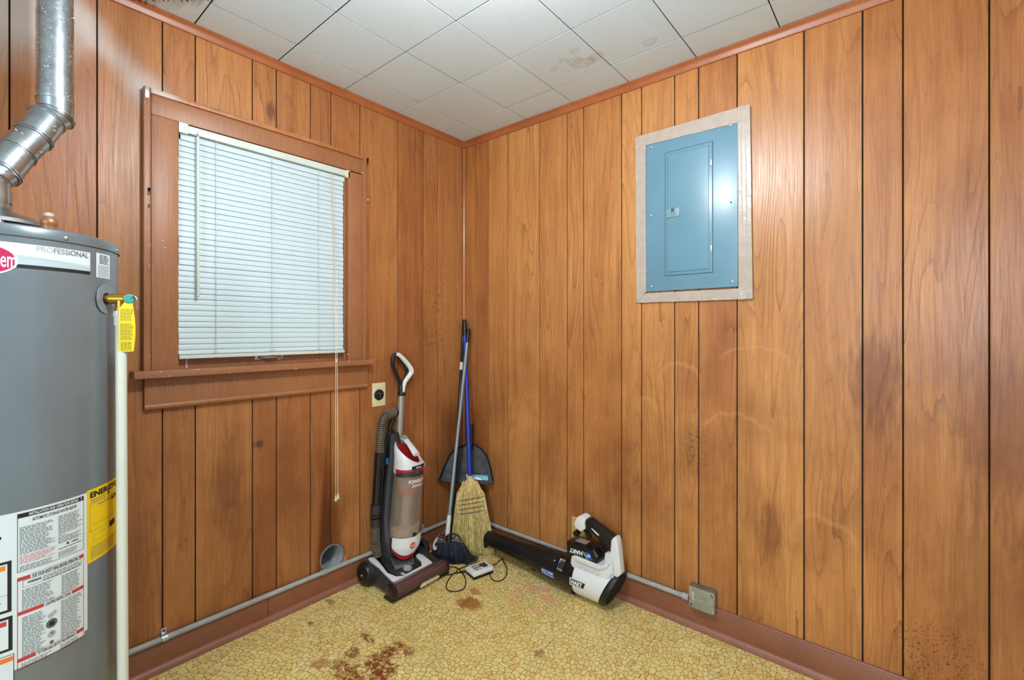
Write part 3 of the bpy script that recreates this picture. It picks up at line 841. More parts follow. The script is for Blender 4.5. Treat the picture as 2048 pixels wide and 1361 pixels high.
# breaker panel -------------------------------------------------------
c0, c1 = RY(1292, 584, -.010), RY(1475.5, 240, -.010)
px0, px1, pz0, pz1 = c0.x, c1.x, c0.z, c1.z
pn = thing('breaker_panel', ((px0 + px1) / 2, 0, pz0), 'blue-grey metal electrical breaker panel taped onto the right wall', 'electrical panel')
DP = -.010
dx0, dx1, dz0, dz1 = RY(1331, 553, DP).x, RY(1425, 553, DP).x, RY(1332, 552, DP).z, RY(1425, 283, DP).z
b = MB(); b.box((px0, DP, pz0), (px1, 0, pz1), bev=.002)
b.build('cover', PANELM, pn)
MB().box((dx0 - .0022, DP - .0004, dz0 - .0022), (dx1 + .0022, DP + .001, dz1 + .0022)).build('door_gap', plain('panel_gap', (40, 62, 74), .6), pn)
dr = MB()
dr.box((dx0, DP - .0025, dz0), (dx1, DP + .002, dz1), bev=.0022)
dobj = dr.build('door', PANELM, pn)
MB().box((dx0 + .012, DP - .0050, dz0 + .014), (dx1 - .014, DP - .001, dz1 - .014), bev=.0028, seg=3).build('raised_field', PANELM, dobj)
for pz in (326, 498):
    h = RY(1423, pz, DP); MB().box((h.x - .004, DP - .006, h.z - .013), (h.x + .003, DP, h.z + .013), bev=.001).build('hinge', plain('hinge_plate', (186, 196, 190), .35, .5), dobj)
l0, l1 = RY(1333, 437, DP - .005), RY(1359, 415, DP - .005)
MB().box((l0.x, DP - .0085, l0.z), (l1.x, DP - .003, l1.z), bev=.002).build('latch', LATCH, dobj)
MB().box((l0.x + .022, DP - .0095, l0.z + .012), (l0.x + .036, DP - .0080, l0.z + .038), bev=.001).build('latch_thumb_slot', plain('latch_shadow', (56, 78, 88), .5), dobj)
b = MB().box((l0.x + .024, DP - .0105, l0.z + .010), (l0.x + .034, DP - .0090, l0.z + .022), bev=.001).build('latch_tab', LATCH, dobj)
for (sx, sy) in [(1302, 294), (1461, 250), (1301, 432), (1302, 574), (1464, 564)]:
    p = RY(sx, sy, DP - .001)
    b = MB(); b.lathe([(.0062, 0), (.0062, .0015), (.004, .0032), (0, .0036)], (p.x, DP, p.z), (0, -1, 0), 16)
    b.box((p.x - .0045, DP - .0042, p.z - .0008), (p.x + .0045, DP - .0030, p.z + .0008))
    b.build('panel_screw', STEEL, pn)
p = RY(1462, 405, DP); MB().lathe([(.0035, 0), (.0035, .0006), (0, .0006)], (p.x, DP, p.z), (0, -1, 0), 12).build('empty_screw_hole', INK, pn)
# tape, four strips

def strip(pts, y, name='tape_strip', nx=14):
    """slightly rumpled strip of tape between four corners given as pixels"""
    A, B, C, D = [RY(px, py, y) for px, py in pts]; R2 = random.Random(int(pts[0][0]))
    b = MB(); V = []; F = []; m = 3
    for i in range(nx + 1):
        for j in range(m + 1):
            t, s_ = i / nx, j / m
            P = (A * (1 - t) + B * t) * (1 - s_) + (D * (1 - t) + C * t) * s_
            P = P + Vector((0, -R2.uniform(0, .0011), R2.uniform(-.0008, .0008)))
            V.append(P)
    for i in range(nx):
        for j in range(m):
            a = i * (m + 1) + j; F.append((a, a + m + 1, a + m + 2, a + 1))
    n0 = len(V); V += [v + Vector((0, .0006, 0)) for v in V[:n0]]
    b.add(V, F + [tuple(reversed([i + n0 for i in f])) for f in F])
    return b.build(name, TAPE, pn, ang=60)


strip([(1270.5, 275), (1497, 209), (1499, 240), (1290, 291)], -.0115)
strip([(1273, 605.5), (1292.5, 584), (1291.5, 288), (1271, 275)], -.0112)
strip([(1475, 214), (1500, 209), (1505.5, 597), (1477, 600)], -.0116)
strip([(1273, 588), (1505, 576), (1505.5, 598.5), (1273, 606)], -.0092)

# conduits ------------------------------------------------------------
cy0, cy1 = LX(258, 1304, .014), LX(899, 1043, .014)
cl = thing('electrical_conduit', (.014, -1.0, cy1.z), 'grey painted conduit running along the left wall above the baseboard', 'conduit')
cz = (cy0.z + cy1.z) / 2
b = MB(); b.tube([(.014, -2.2, cz), (.014, -.030, cz), ], .0105, 16); b.build('pipe', CONDM, cl)
y_ = LX(641, 1152, .014).y
b = MB(); b.lathe([(.0125, -.0), (.0130, .003), (.0130, .035), (.012, .037)], (.014, y_, cz), (0, 1, 0), 18, 0, False); b.build('pipe_coupling', CONDM, cl)


def strap(pt, ax, parent, mat=None):
    b = MB(); y = pt.y if ax == 'y' else 0
    if ax == 'y':
        b.box((.002, y - .009, cz + .010), (.006, y + .009, cz + .034), bev=.002)
        b.lathe([(.0125, -.009), (.0125, .009)], (.014, y, cz), (0, 1, 0), 18, 0, False)
        b.lathe([(.0135, -.009), (.0135, .009)], (.014, y, cz), (0, 1, 0), 18, 0, False)
        b.build('conduit_strap', mat or STEEL, parent)
        MB().sphere((.007, y, cz + .024), .0042, (.5, 1, 1), n=10).build('strap_screw', DGREY, parent)


strap(LX(329, 1270, .014), 'y', cl); strap(LX(848, 1063, .014), 'y', cl, CONDM)
c0 = RY(986, 1051, -.014); c1 = RY(1379, 1197, -.014)
cr = thing('electrical_conduit', (.8, -.014, .13), 'grey painted conduit on the right wall running behind the blower into the box', 'conduit')
czr = c1.z + .001
b = MB(); b.tube([(.035, -.014, czr), (c1.x - .01, -.014, czr)], .0105, 16)
b.build('pipe', CONDM, cr)
b = MB(); b.lathe([(.0125, 0), (.0145, .002), (.0145, .020), (.013, .028)], (c1.x - .030, -.014, czr), (1, 0, 0), 18, 0, False); b.build('box_connector', CONDM, cr)

# junction box
b0 = RY(1378, 1212, -.040); b1 = RY(1430, 1183, -.040)
jb = thing('junction_box', ((b0.x + b1.x) / 2, 0, .08), 'square grey metal junction box at the end of the right conduit', 'junction box')
jx0, jx1 = b0.x, RY(1429, 1200, -.042).x; jz1 = RY(1379, 1172, -.042).z; jz0 = RY(1379, 1214, -.042).z
MB().box((jx0 + .001, -.039, jz0), (jx1 - .001, 0, jz1), bev=.003).build('box_body', BOXMET, jb)
MB().prism([(jx0 + .006, -.039, jz1), (jx1, -.039, jz1), (jx1, -.039, jz0 + .008), (jx1 - .008, -.039, jz0), (jx0 + .012, -.039, jz0), (jx0, -.039, jz0 + .012), (jx0, -.039, jz1 - .006)], (0, -.003, 0), bev=.0008).build('cover', JBOXM, jb)
for (x_, z_) in ((jx0 + .007, jz1 - .009), (jx1 - .009, jz0 + .010)):
    MB().sphere((x_, -.0425, z_), .004, (1, .5, 1), n=10).build('cover_screw', STEEL, jb)
for (x_, z_) in ((jx0 + .010, jz0 + .014), (jx1 - .010, jz1 - .012)):
    MB().box((-.006, -.0006, -.0018), (.006, .0006, .0018), bev=.0005, M=Matrix.Translation((x_, -.0425, z_)) @ Matrix.Rotation(.8, 4, 'Y')).build('mounting_slot', INK, jb)
b = MB(); R = random.Random(2)
for k in range(4): b.box((jx0 + .014 + R.uniform(-.001, .001), -.0427, jz0 + .033 + k * .009), (jx0 + .019 + R.uniform(-.001, .002), -.042, jz0 + .040 + k * .009), bev=.0004)
b.build('scratch', plain('bare_scratch', (214, 214, 206), .5), jb)

# ================================================================== WATER HEATER
WC = (.301, -1.953); WR = .240
heater = thing('water_heater', (WC[0], WC[1], Z0), 'tall grey cylindrical water heater with white and yellow labels at the left', 'water heater')
ZS, ZT = 1.488, 1.512
b = MB()
for k in range(3):
    a = k * 2 * PI / 3 + .3; b_ = MB().tube([(WC[0] + .17 * math.cos(a), WC[1] + .17 * math.sin(a), Z0), (WC[0] + .17 * math.cos(a), WC[1] + .17 * math.sin(a), .06)], [.022, .026], 16).build('foot', DGREY, heater)
b.lathe([(0, .055), (WR - .006, .055), (WR, .062), (WR, ZS), (WR - .004, ZS + .002), (0, ZS + .002)], (WC[0], WC[1], 0), (0, 0, 1), 128)
b.build('jacket', TANK, heater)
b = MB(); b.lathe([(0, ZS + .0005), (WR - .002, ZS + .0005), (WR + .0035, ZS - .004), (WR + .0035, ZS + .016), (WR + .001, ZT - .003), (WR - .006, ZT), (0, ZT)], (WC[0], WC[1], 0), (0, 0, 1), 128)
lid = b.build('lid', LIDM, heater)


def CW(px, py, r=WR): return hitcyl(px, py, WC[0], WC[1], r)


def UW(P):   # arc length along the jacket, growing to the right in the picture
    return math.atan2(P.y - WC[1], P.x - WC[0]) * WR


def FW(u, v, h):
    a = u / WR
    return Vector((WC[0] + (WR + h) * math.cos(a), WC[1] + (WR + h) * math.sin(a), v))


def uv(px, py):
    P = CW(px, py); return UW(P), P.z


for (px, py) in ((132, 477), (235, 501)):
    P = CW(px, py, WR + .0035); n_ = Vector((P.x - WC[0], P.y - WC[1], 0)).normalized()
    MB().lathe([(.0055, 0), (.0052, .002), (.003, .0035), (0, .004)], P, n_, 14).build('lid_screw', STEEL, lid)

# banner label ---------------------------------------------------
d = Decal(FW, .008)
ur, vt_ = uv(180, 506); _, vb_ = uv(180, 550); _, vs_ = uv(180, 543.5)
ul = ur - .36
d.rect(ul, vs_, ur, vt_, PAPER, .0006); d.rect(ul, vb_, ur, vs_, INK, .0006)
H_ = vt_ - vs_
n_ = 36
for i in range(n_):
    a, c = i / n_, (i + 1) / n_
    for (lo0, lo1, hi0, hi1, m_) in [(.0, .0, .42, .12, BLUEG), (.0, .0, .22, .30, PAPER)]:
        f = lambda t, q0, q1: q0 + (q1 - q0) * t + .05 * math.sin(t * PI)
        U0, U1 = ur - .20 + .20 * a, ur - .20 + .20 * c
        d.b.add([FW(U0, vs_, .0007), FW(U1, vs_, .0007), FW(U1, vs_ + H_ * f(c, .48, .20), .0007), FW(U0, vs_ + H_ * f(a, .48, .20), .0007)], [(0, 1, 2, 3)], d.mi(BLUEG)) if m_ is BLUEG else \
            d.b.add([FW(U0, vs_ + H_ * f(a, .24, .28), .0009), FW(U1, vs_ + H_ * f(c, .24, .28), .0009), FW(U1, vs_ + H_ * (f(c, .24, .28) + .012), .0009), FW(U0, vs_ + H_ * (f(a, .24, .28) + .012), .0009)], [(0, 1, 2, 3)], d.mi(INKL))
tu0, tv0 = uv(73, 503); tu1, tv1 = uv(176, 519)
vtxt1 = uv(73, 492)[1]; vtxt0 = uv(73, 503.5)[1]
d.text('PROFESSIONAL', tu0, vtxt0, tu1, vtxt1, INKM, .0011, .012, 0, grad=[INKL, INKL, INKM, INKM, INKG, INKG, INKG])
d.build('banner_label', heater)
# oval emblem
ue, ve = uv(37, 521); eb = uv(8, 553)[1]; et = uv(8, 488)[1]
ry = (et - eb) / 2; rx = ry * 1.62; vc = (et + eb) / 2 + .0006
d = Decal(FW)
d.ell(ue - rx, vc, rx, ry, PAPER, .0012, 48); d.ell(ue - rx, vc, rx - .004, ry - .004, MAG, .0015, 48)
e0 = uv(32, 535)[1]; e1 = uv(32, 515)[1]
wd = (uv(32, 520)[0] - uv(0, 520)[0])
d.text('Rheem', uv(32, 520)[0] - wd * 2.28, e0 - .002, uv(32, 520)[0], e1 + .012, PAPER, .0019, .012)
d.build('oval_emblem', heater)
# small white notice
u0, v1 = uv(192, 505); u1, v0 = uv(219, 558)
v1 = uv(193, 505.5)[1]; v0 = uv(194, 555)[1]
d = Decal(FW, .006); d.rect(u0, v0, u1, v1, PAPER, .0006); w_ = u1 - u0; h_ = v1 - v0
d.lines(u0 + w_ * .2, v0 + h_ * .58, u1 - w_ * .12, v1 - h_ * .04, 7, INK, fill=.62, rag=.15, word=.010)
d.lines(u0 + w_ * .1, v0 + h_ * .05, u1 - w_ * .08, v0 + h_ * .54, 11, INKG, fill=.35, rag=.1, word=.005)
d.build('notice_label', heater)

# big instruction label ----------------------------------------------
d = Decal(FW, .008)
uR = uv(174.5, 1100)[0]; vT = uv(168, 988)[1]; vB = uv(174, 1266)[1]
uL = uR - .44
d.rect(uL, vB + .008, uR, vT, PAPER, .0006); d.rect(uL, vB, uR - .008, vB + .008, PAPER, .0006)
iR = uv(167, 1050)[0]; iL = uv(34, 1050)[0]
vh1, vh0 = uv(166, 992.5)[1], uv(166, 1001)[1]
W_ = iR - iL
d.rect(iL, vh0, iR, vh1, INK, .0008)
d.text('INSTALLATION AND OPERATION DETAILS', iL + W_ * .15, vh0 + (vh1 - vh0) * .18, iR - W_ * .10, vh1 - (vh1 - vh0) * .18, INKW, .0012, .02, .15)
d.text('!', iR - W_ * .06, vh0 + (vh1 - vh0) * .15, iR - W_ * .045, vh1 - (vh1 - vh0) * .15, INKW, .0012)
vbx = uv(168, 1097.5)[1]
d.frame(iL, vbx, iR, vh1, .0012, INKG)
dh = vh1 - vh0
d.text('AUTOMATIC STORAGE WATER HEATER', iL + W_ * .19, vh0 - dh * 1.15, iR - W_ * .14, vh0 - dh * .45, INK, .0012, .012, .15)
mid = iL + W_ * .55; top = vh0 - dh * 1.8
Hh = top - vbx
d.lines(iL + W_ * .03, top - Hh * .62, mid - W_ * .03, top, 17, INK, fill=.42, rag=.3)
d.lines(iL + W_ * .03, top - Hh * .83, mid - W_ * .03, top - Hh * .64, 6, INKR, fill=.42, rag=.3)
d.lines(iL + W_ * .03, top - Hh * .97, mid - W_ * .02, top - Hh * .86, 3, INK, fill=.42, rag=.3)
d.lines(mid + W_ * .01, top - Hh * .42, iR - W_ * .03, top + Hh * .02, 12, INK, fill=.42, rag=.25)
d.lines(mid + W_ * .01, top - Hh * .47, mid + W_ * .12, top - Hh * .43, 1, INKR, fill=.5, rag=0)
d.lines(mid + W_ * .01, top - Hh * .64, iR - W_ * .03, top - Hh * .48, 5, INK, fill=.42, rag=.3)
d.text('WARNING', mid + W_ * .22, top - Hh * .72, mid + W_ * .34, top - Hh * .68, INK, .0012, .02)
d.poly([(mid + W_ * .13, top - Hh * .72), (mid + W_ * .19, top - Hh * .72), (mid + W_ * .16, top - Hh * .66)], INK)
d.lines(mid + W_ * .01, top - Hh * .78, iR - W_ * .03, top - Hh * .74, 1, INK, fill=.42, rag=.0)
d.lines(mid + W_ * .01, top - Hh * .95, iR - W_ * .10, top - Hh * .82, 4, INK, fill=.42, rag=.2)


def head(py, txt, l, r):
    v = uv(169, py)[1]
    d.rect(iL, v - .004, iL + W_ * l, v + .0045, INKR, .0009); d.rect(iR - W_ * r, v - .004, iR, v + .0045, INKR, .0009)
    d.text(txt, iL + W_ * (l + .02), v - .0042, iR - W_ * (r + .02), v + .004, INK, .0012, .015, .15)
    d.rect(iL + W_ * l, v + .0060, iR - W_ * r, v + .0066, INKR, .0009)
    return v


v1_ = head(1110, 'FOR YOUR SAFETY READ BEFORE OPERATING', .17, .09)
v2_ = head(1172, 'LIGHTING INSTRUCTIONS', .35, .22)
v3_ = head(1256, 'TO TURN GAS OFF TO THE APPLIANCE', .24, .14)
v4_ = uv(170, 1272)[1]
d.rect(iL, v4_, iL + .0012, v1_, INKR, .0009); d.rect(iR - .0012, v4_, iR, v1_, INKR, .0009); d.rect(iL, v4_, iR, v4_ + .0010, INKR, .0009)
H1 = v1_ - v2_
d.frame(iL + W_ * .07, v1_ - H1 * .27, iR - W_ * .05, v1_ - H1 * .06, .0008, INKG)
d.text('WARNING:', iL + W_ * .13, v1_ - H1 * .19, iL + W_ * .32, v1_ - H1 * .12, INK, .0012, .03)
d.lines(iL + W_ * .34, v1_ - H1 * .25, iR - W_ * .06, v1_ - H1 * .09, 3, INK, fill=.4, rag=.1)
d.lines(iL + W_ * .06, v1_ - H1 * .92, mid - W_ * .04, v1_ - H1 * .31, 14, INK, fill=.42, rag=.3)
d.lines(mid + W_ * .06, v1_ - H1 * .90, iR - W_ * .04, v1_ - H1 * .31, 13, INK, fill=.42, rag=.3)
H2 = v2_ - v3_
d.lines(iL + W_ * .06, v2_ - H2 * .95, iL + W_ * .38, v2_ - H2 * .08, 24, INK, fill=.42, rag=.25)
d.lines(mid + W_ * .05, v2_ - H2 * .93, iR - W_ * .04, v2_ - H2 * .06, 24, INK, fill=.42, rag=.3)
for (a, q, rr, m_) in [(.46, .48, .011, INKG), (.463, .485, .0055, INK), (.46, .72, .008, INKL), (.465, .70, .003, INKG), (.45, .30, .006, INKL), (.50, .26, .005, INKL), (.46, .90, .004, INKG)]:
    d.ell(iL + W_ * a, v2_ - H2 * q, rr, rr, m_, .0010 + .0003 * (m_ is INK), 14)
H3 = v3_ - v4_
d.lines(iL + W_ * .05, v4_ + H3 * .12, mid - W_ * .08, v3_ - H3 * .30, 3, INK, fill=.42, rag=.2)
d.lines(mid + W_ * .04, v4_ + H3 * .12, iR - W_ * .05, v3_ - H3 * .30, 3, INK, fill=.42, rag=.2)
# the bordered boxes on the left edge
u1 = uv(24, 1180)[0]


def boxed(pyt, pyb, col, pr, thick):
    ur_, vt2 = uv(pr, pyt); vb2 = uv(pr, pyb)[1]; u_l = ur_ - .16
    d.rect(u_l, vb2, ur_, vt2, INK, .0009); d.rect(u_l, vb2 + thick, ur_ - thick * 1.1, vt2 - thick, PAPER, .0013)
    d.rect(u_l, vt2 - thick - .014, ur_ - thick * 1.6, vt2 - thick - .003, col, .0016)
    return ur_, vt2, vb2, u_l


a_ = boxed(1121, 1223, INKO, 23, .006)
d.rect(a_[3], a_[2] + (a_[1] - a_[2]) * .34, a_[0] - .006, a_[2] + (a_[1] - a_[2]) * .345, INK, .0016)
d.lines(a_[3], a_[2] + .010, a_[0] - .010, a_[2] + (a_[1] - a_[2]) * .26, 3, INK, .0016, rag=.3)
a_ = boxed(1231, 1300, INKR, 25, .006)
a_ = boxed(1307, 1372, INKO, 28, .0012)
d.lines(a_[3], a_[2] + .012, a_[0] - .014, a_[1] - .024, 4, INK, .0018, rag=.3)
u_, v_ = uv(3, 1070); d.ell(uv(-1, 1084)[0], v_ - .008, .003, .004, INK, .0010, 12)
d.build('instruction_label', heater)

# yellow energy label -----------------------------------------------
d = Decal(FW, .006)
u0, v1 = uv(173, 983); v0 = uv(175, 1129.5)[1]; u1 = u0 + .130
d.rect(u0, v0, u1, v1, YELL2, .0007); w_ = u1 - u0; h_ = v1 - v0
ua = uv(179.5, 990)[0]; ub = uv(229, 975)[0]
t0, t1 = uv(180, 998)[1], uv(180, 986)[1]
d.text('ENERGYGUIDE', ua, t0, ua + (ub - ua) * 1.62, t1, INK, .0012, .045)
ga = uv(216, 990)[0]; d.poly([(ga - .005, t0 - .004), (ga + .005, t0 - .004), (ga, t0 - .012)], INK, .0012); d.rect(ga - .0015, t0 - .005, ga + .0015, t0 + .004, INK, .0012)
d.lines(u0 + w_ * .08, v1 - h_ * .19, u0 + w_ * .5, v1 - h_ * .13, 2, INKG, .0011, rag=.1, fill=.4)
d.frame(u0 + w_ * .07, v0 + h_ * .42, u1 - w_ * .05, v1 - h_ * .21, .0008, INKG)
d.rect(u0 + w_ * .12, v0 + h_ * .50, u1 - w_ * .08, v0 + h_ * .505, INKG, .0011)
sa = uv(221.5, 1010)[0]
d.text('$293', sa, v1 - h_ * .29, sa + .040, v1 - h_ * .22, INK, .0012, .03)
d.lines(u0 + w_ * .26, v1 - h_ * .25, sa - .002, v1 - h_ * .22, 1, INKG, .0011, rag=0)
d.rect(uv(218, 1050)[0], v1 - h_ * .66, uv(218, 1050)[0] + .03, v1 - h_ * .58, INK, .0012)
d.frame(u0 + w_ * .15, v0 + h_ * .27, u0 + w_ * .6, v0 + h_ * .36, .0006, INKG)
d.lines(u0 + w_ * .08, v0 + h_ * .05, u1 - w_ * .05, v0 + h_ * .22, 7, INKG, .0011, rag=.3, fill=.35)
d.build('energy_label', heater)

# relief valve and escutcheon ---------------------------------------------
P = CW(211, 598); nrm = Vector((P.x - WC[0], P.y - WC[1], 0)).normalized(); tz = Vector((0, 0, 1)); tx = tz.cross(nrm)
MB().lathe([(.013, .0008), (.040, .0008), (.0405, .0016), (.040, .0022), (.013, .0022)], P, nrm, 40).build('escutcheon', plain('clear_grey_ring', (128, 138, 144), .25), heater)
MB().lathe([(.0, .0024), (.0165, .0024), (.0165, .003), (0, .003)], P, nrm, 30).build('jacket_opening', INK, heater)
vz = P.z
T0 = P + nrm * .036
b = MB()
b.tube([P + nrm * .002, P + nrm * .010], .0110, 8); b.tube([P + nrm * .010, P + nrm * .015], .0128, 20); b.tube([P + nrm * .014, P + nrm * .048], [.0140, .0130], 20)
b.tube([T0 + tz * .0, T0 - tz * .028], .0125, 20); b.tube([T0 - tz * .026, T0 - tz * .034], .0150, 8)
b.tube([P + nrm * .047, P + nrm * .055], [.0145, .0120], 20)
rv = b.build('relief_valve', BRASS, heater)
cap = P + nrm * .056
vd_ = (CAM - cap); vd_.z = 0; vd_.normalize()
ax = (nrm * .25 + vd_ * .97).normalized(); cap = cap + vd_ * .010
MB().lathe([(0, -.012), (.0100, -.012), (.0110, -.002), (.0125, .001), (.0125, .003), (.009, .005), (.008, .004), (0, .0045)], cap, ax, 24).build('valve_cap', TEAL, rv)
b = MB(); b.tube(bez([cap + ax * .003, cap + nrm * .012 + tz * .008, cap + nrm * .019 - tz * .004, cap + nrm * .019 - tz * .030]), .0028, 8, flat=.5)
b.build('test_lever', GALV, rv)
# discharge pipe
pipe = thing('discharge_pipe', (T0.x, T0.y, Z0), 'cream plastic discharge pipe hanging straight down beside the water heater', 'pipe')
b = MB(); bot = Vector((T0.x + .006, T0.y + .004, Z0 + .10)); top_ = T0 - tz * .035
b.tube([top_ - tz * .02, bot], .0125, 24); b.build('pipe_run', PVC, pipe)
b = MB(); b.tube([T0 - tz * .033, T0 - tz * .038], .0150, 24); b.tube([T0 - tz * .038, T0 - tz * .048], .0165, 8); b.tube([T0 - tz * .048, T0 - tz * .073], .0150, 24); b.build('pipe_adapter', WHITEM, pipe)
# yellow hang tag
side = UP.cross(vd_).normalized()
if side.dot(RIGHT) < 0: side = -side
A = cap - vd_ * .002 - side * .001
DT = A


def FT(u, v, h):
    return DT + side * u + UP * v + vd_ * (h + .004 * math.sin((v + .1) * 28) + .0015 * math.cos(u * 110))


b = MB(); ny, nx = 18, 6; V = []; F_ = []
for i in range(ny + 1):
    v = .004 - .148 * i / ny
    for j in range(nx + 1):
        t = j / nx
        if i < 4: ul_, ur_ = -.021 + .018 * (1 - i / 4), .006 + .004 * i / 4
        else: ul_, ur_ = -.021 - .001 * i / ny, .011 + .004 * math.sin(PI * (i - 4) / 14) - .001
        V.append(FT(ul_ + (ur_ - ul_) * t, v, 0))
for i in range(ny):
    for j in range(nx):
        a = i * (nx + 1) + j; F_.append((a, a + 1, a + nx + 2, a + nx + 1))
n0 = len(V); V2 = V + [v - vd_ * .0006 for v in V]
b.add(V2, F_ + [tuple(reversed([q + n0 for q in f])) for f in F_])
tg = thing('warning_tag', A, 'long yellow warning tag hanging from the brass relief valve', 'tag')
b.build('card', YELL, tg, ang=80)
d = Decal(FT); d.lines(-.018, -.058, .009, -.026, 9, INK, .0004, fill=.35, rag=.2, word=.005); d.lines(-.018, -.062, .010, -.059, 1, YELL, .0004, rag=0)
d.lines(-.018, -.112, .010, -.066, 13, INK, .0004, fill=.35, rag=.2, word=.005); d.lines(-.017, -.140, .010, -.116, 7, INK, .0004, fill=.4, rag=.2, word=.006)
d.build('printing', tg)

# top fittings ------------------------------------------------------------
VC = Vector((.297, -1.968, 0))
b = MB(); b.lathe([(.125, ZT + .024), (.120, ZT + .034), (.085, ZT + .050), (.050, ZT + .064), (.040, ZT + .070), (.040, ZT + .115), (.038, ZT + .115), (.038, ZT + .068), (.082, ZT + .047), (.118, ZT + .030)], VC, (0, 0, 1), 48, 0, False)
hood = b.build('draft_hood', GALV, heater)
for k in range(4):
    a = .15 + k * PI / 2
    c = VC + Vector((math.cos(a) * .116, math.sin(a) * .116, 0))
    MB().tube([(c.x, c.y, ZT - .001), (c.x, c.y, ZT + .031)], .006, 8).build('hood_leg', GALV, hood)
P = CAM + ray(98, 462) * 1.165
b = MB(); b.lathe([(.019, 0), (.019, .006), (.0155, .006), (.0155, .016), (.017, .018), (.017, .026), (.013, .034), (.009, .038), (.009, .040), (0, .040)], (P.x, P.y, ZT), (0, 0, 1), 24); b.build('bronze_fitting', COPPER, heater)
b = MB(); b.lathe([(.021, 0), (.021, .004), (.017, .006)], (P.x, P.y, ZT), (0, 0, 1), 20, 0, False); b.build('fitting_washer', plain('white_gasket', (206, 206, 200), .6), heater)
b = MB(); b.lathe([(.009, .038), (.010, .044), (.006, .047), (0, .046)], (P.x, P.y, ZT), (0, 0, 1), 14); b.build('sealant', plain('white_gasket', (206, 206, 200), .6), heater)
q = P + (VC - P) * .22
b = MB(); b.box((q.x - .010, q.y - .014, ZT), (q.x + .010, q.y + .014, ZT + .010), bev=.002); b.box((q.x - .005, q.y - .006, ZT + .009), (q.x + .005, q.y + .006, ZT + .016), bev=.002); b.build('thermal_switch', BLACK, heater)

# ================================================================== VENT PIPE
vent = thing('vent_pipe', (VC.x, VC.y, ZT + .10), 'shiny galvanised metal flue pipe with bent elbows rising to the ceiling', 'duct')
PD = Vector((.213, -1.838, 0)); PR = .0405


def onray(px, py, fwd): return CAM + ray(px, py) * fwd


top_c = Vector((PD.x, PD.y, 2.46)); mid_c = Vector((PD.x, PD.y, 1.925))
low_c = Vector((VC.x, VC.y, ZT + .155)); base_c = Vector((VC.x, VC.y, ZT + .085))
k1 = Vector((PD.x, PD.y, 1.888)); k4 = low_c + Vector((0, 0, -.008))
dirm = (k1 - k4)
b = MB(); b.tube([mid_c, Vector((PD.x, PD.y, 2.185))], PR, 48, False); b.build('duct_section', GALVS, vent)
b = MB(); b.tube([Vector((PD.x, PD.y, 2.180)), top_c], PR - .0008, 48, False)
b.box((-.0015, -.004, 0), (.0015, .004, .28), M=Matrix.Translation((PD.x, PD.y, 2.18)) @ Matrix.Rotation(math.atan2(CAM.y - PD.y, CAM.x - PD.x) - .55, 4, 'Z') @ Matrix.Translation((PR, 0, 0)))
b.build('duct_section', GALVS, vent)
# elbow from gored rings
j1 = k1 + dirm * -.14 + Vector((0, 0, .012)); j2 = k1 + dirm * -.36; j3 = k1 + dirm * -.62; j4 = k1 + dirm * -.84 + Vector((0, 0, -.012))
pts = [mid_c + Vector((0, 0, .012)), k1, j1, j2, j3, j4, k4, base_c]


def ringpts(c, nrm_, r, n=48):
    nrm_ = nrm_.normalized(); x = Vector((0, 1, 0)).cross(nrm_).normalized(); y = nrm_.cross(x)
    return [c + x * (r * math.cos(2 * PI * k / n)) + y * (r * math.sin(2 * PI * k / n)) for k in range(n)]


tans = []
for i, p in enumerate(pts):
    a = pts[max(0, i - 1)]; c = pts[min(len(pts) - 1, i + 1)]
    tans.append(((c - p).normalized() if i < len(pts) - 1 else Vector((0, 0, 0))) + ((p - a).normalized() if i > 0 else Vector((0, 0, 0))))
    # bisector plane normals give mitred joints
for i in range(len(pts) - 1):
    r0 = PR + (.0012 if i % 2 == 0 else .0004)
    tr = tans[i].copy(); t1 = tans[i + 1].copy()
    # twist the gore seams a little, as the adjustable elbow is turned
    if 0 < i < len(pts) - 1:
        pass
    b = MB(); b.loft([ringpts(pts[i], tr, r0), ringpts(pts[i + 1], t1, r0)], caps=False)
    g = b.build('elbow_gore', GALV, vent)
    if i < len(pts) - 2:
        for off in (-.0035, .0035):
            cc = pts[i + 1] + t1.normalized() * off
            rr = ringpts(cc, t1, r0 + .0012, 40)
            MB().tube(rr + [rr[0]], .0018, 6, False).build('seam_bead', GALV, g)
seam = plain('seam_bead_metal', (120, 132, 140), .3, .9)
for c, dx in ((Vector((PD.x, PD.y, 1.935)), .4), (Vector((PD.x, PD.y, 2.186)), 1.6)):
    for a in (0.2 + dx, 2.3 + dx, -1.7 + dx, -.5 + dx):
        n_ = Vector((math.cos(a), math.sin(a), 0)); MB().lathe([(.0035, 0), (.0035, .003), (.0015, .003), (.0015, .006), (0, .006)], c + n_ * PR, n_, 8).build('duct_screw', STEEL, vent)
rivm = STEEL
for (t, aoff) in ((.20, .35), (.24, .5), (.48, -.5), (.46, -.9), (.52, .9), (.92, .3), (.97, .3)):
    c = k1 + (k4 - k1) * t; to = (CAM - c); dn = dirm.normalized(); to = (to - dn * to.dot(dn)).normalized(); s_ = dn.cross(to)
    n_ = (to * math.cos(aoff) + s_ * math.sin(aoff)); MB().sphere(c + n_ * (PR + .001), .0032, (1, 1, 1), n=8).build('rivet', rivm, vent)
c = Vector((PD.x, PD.y, 1.93)); MB().tube([c, c + Vector((0, 0, .004))], PR + .0014, 48, False).build('joint_band', GALV, vent)

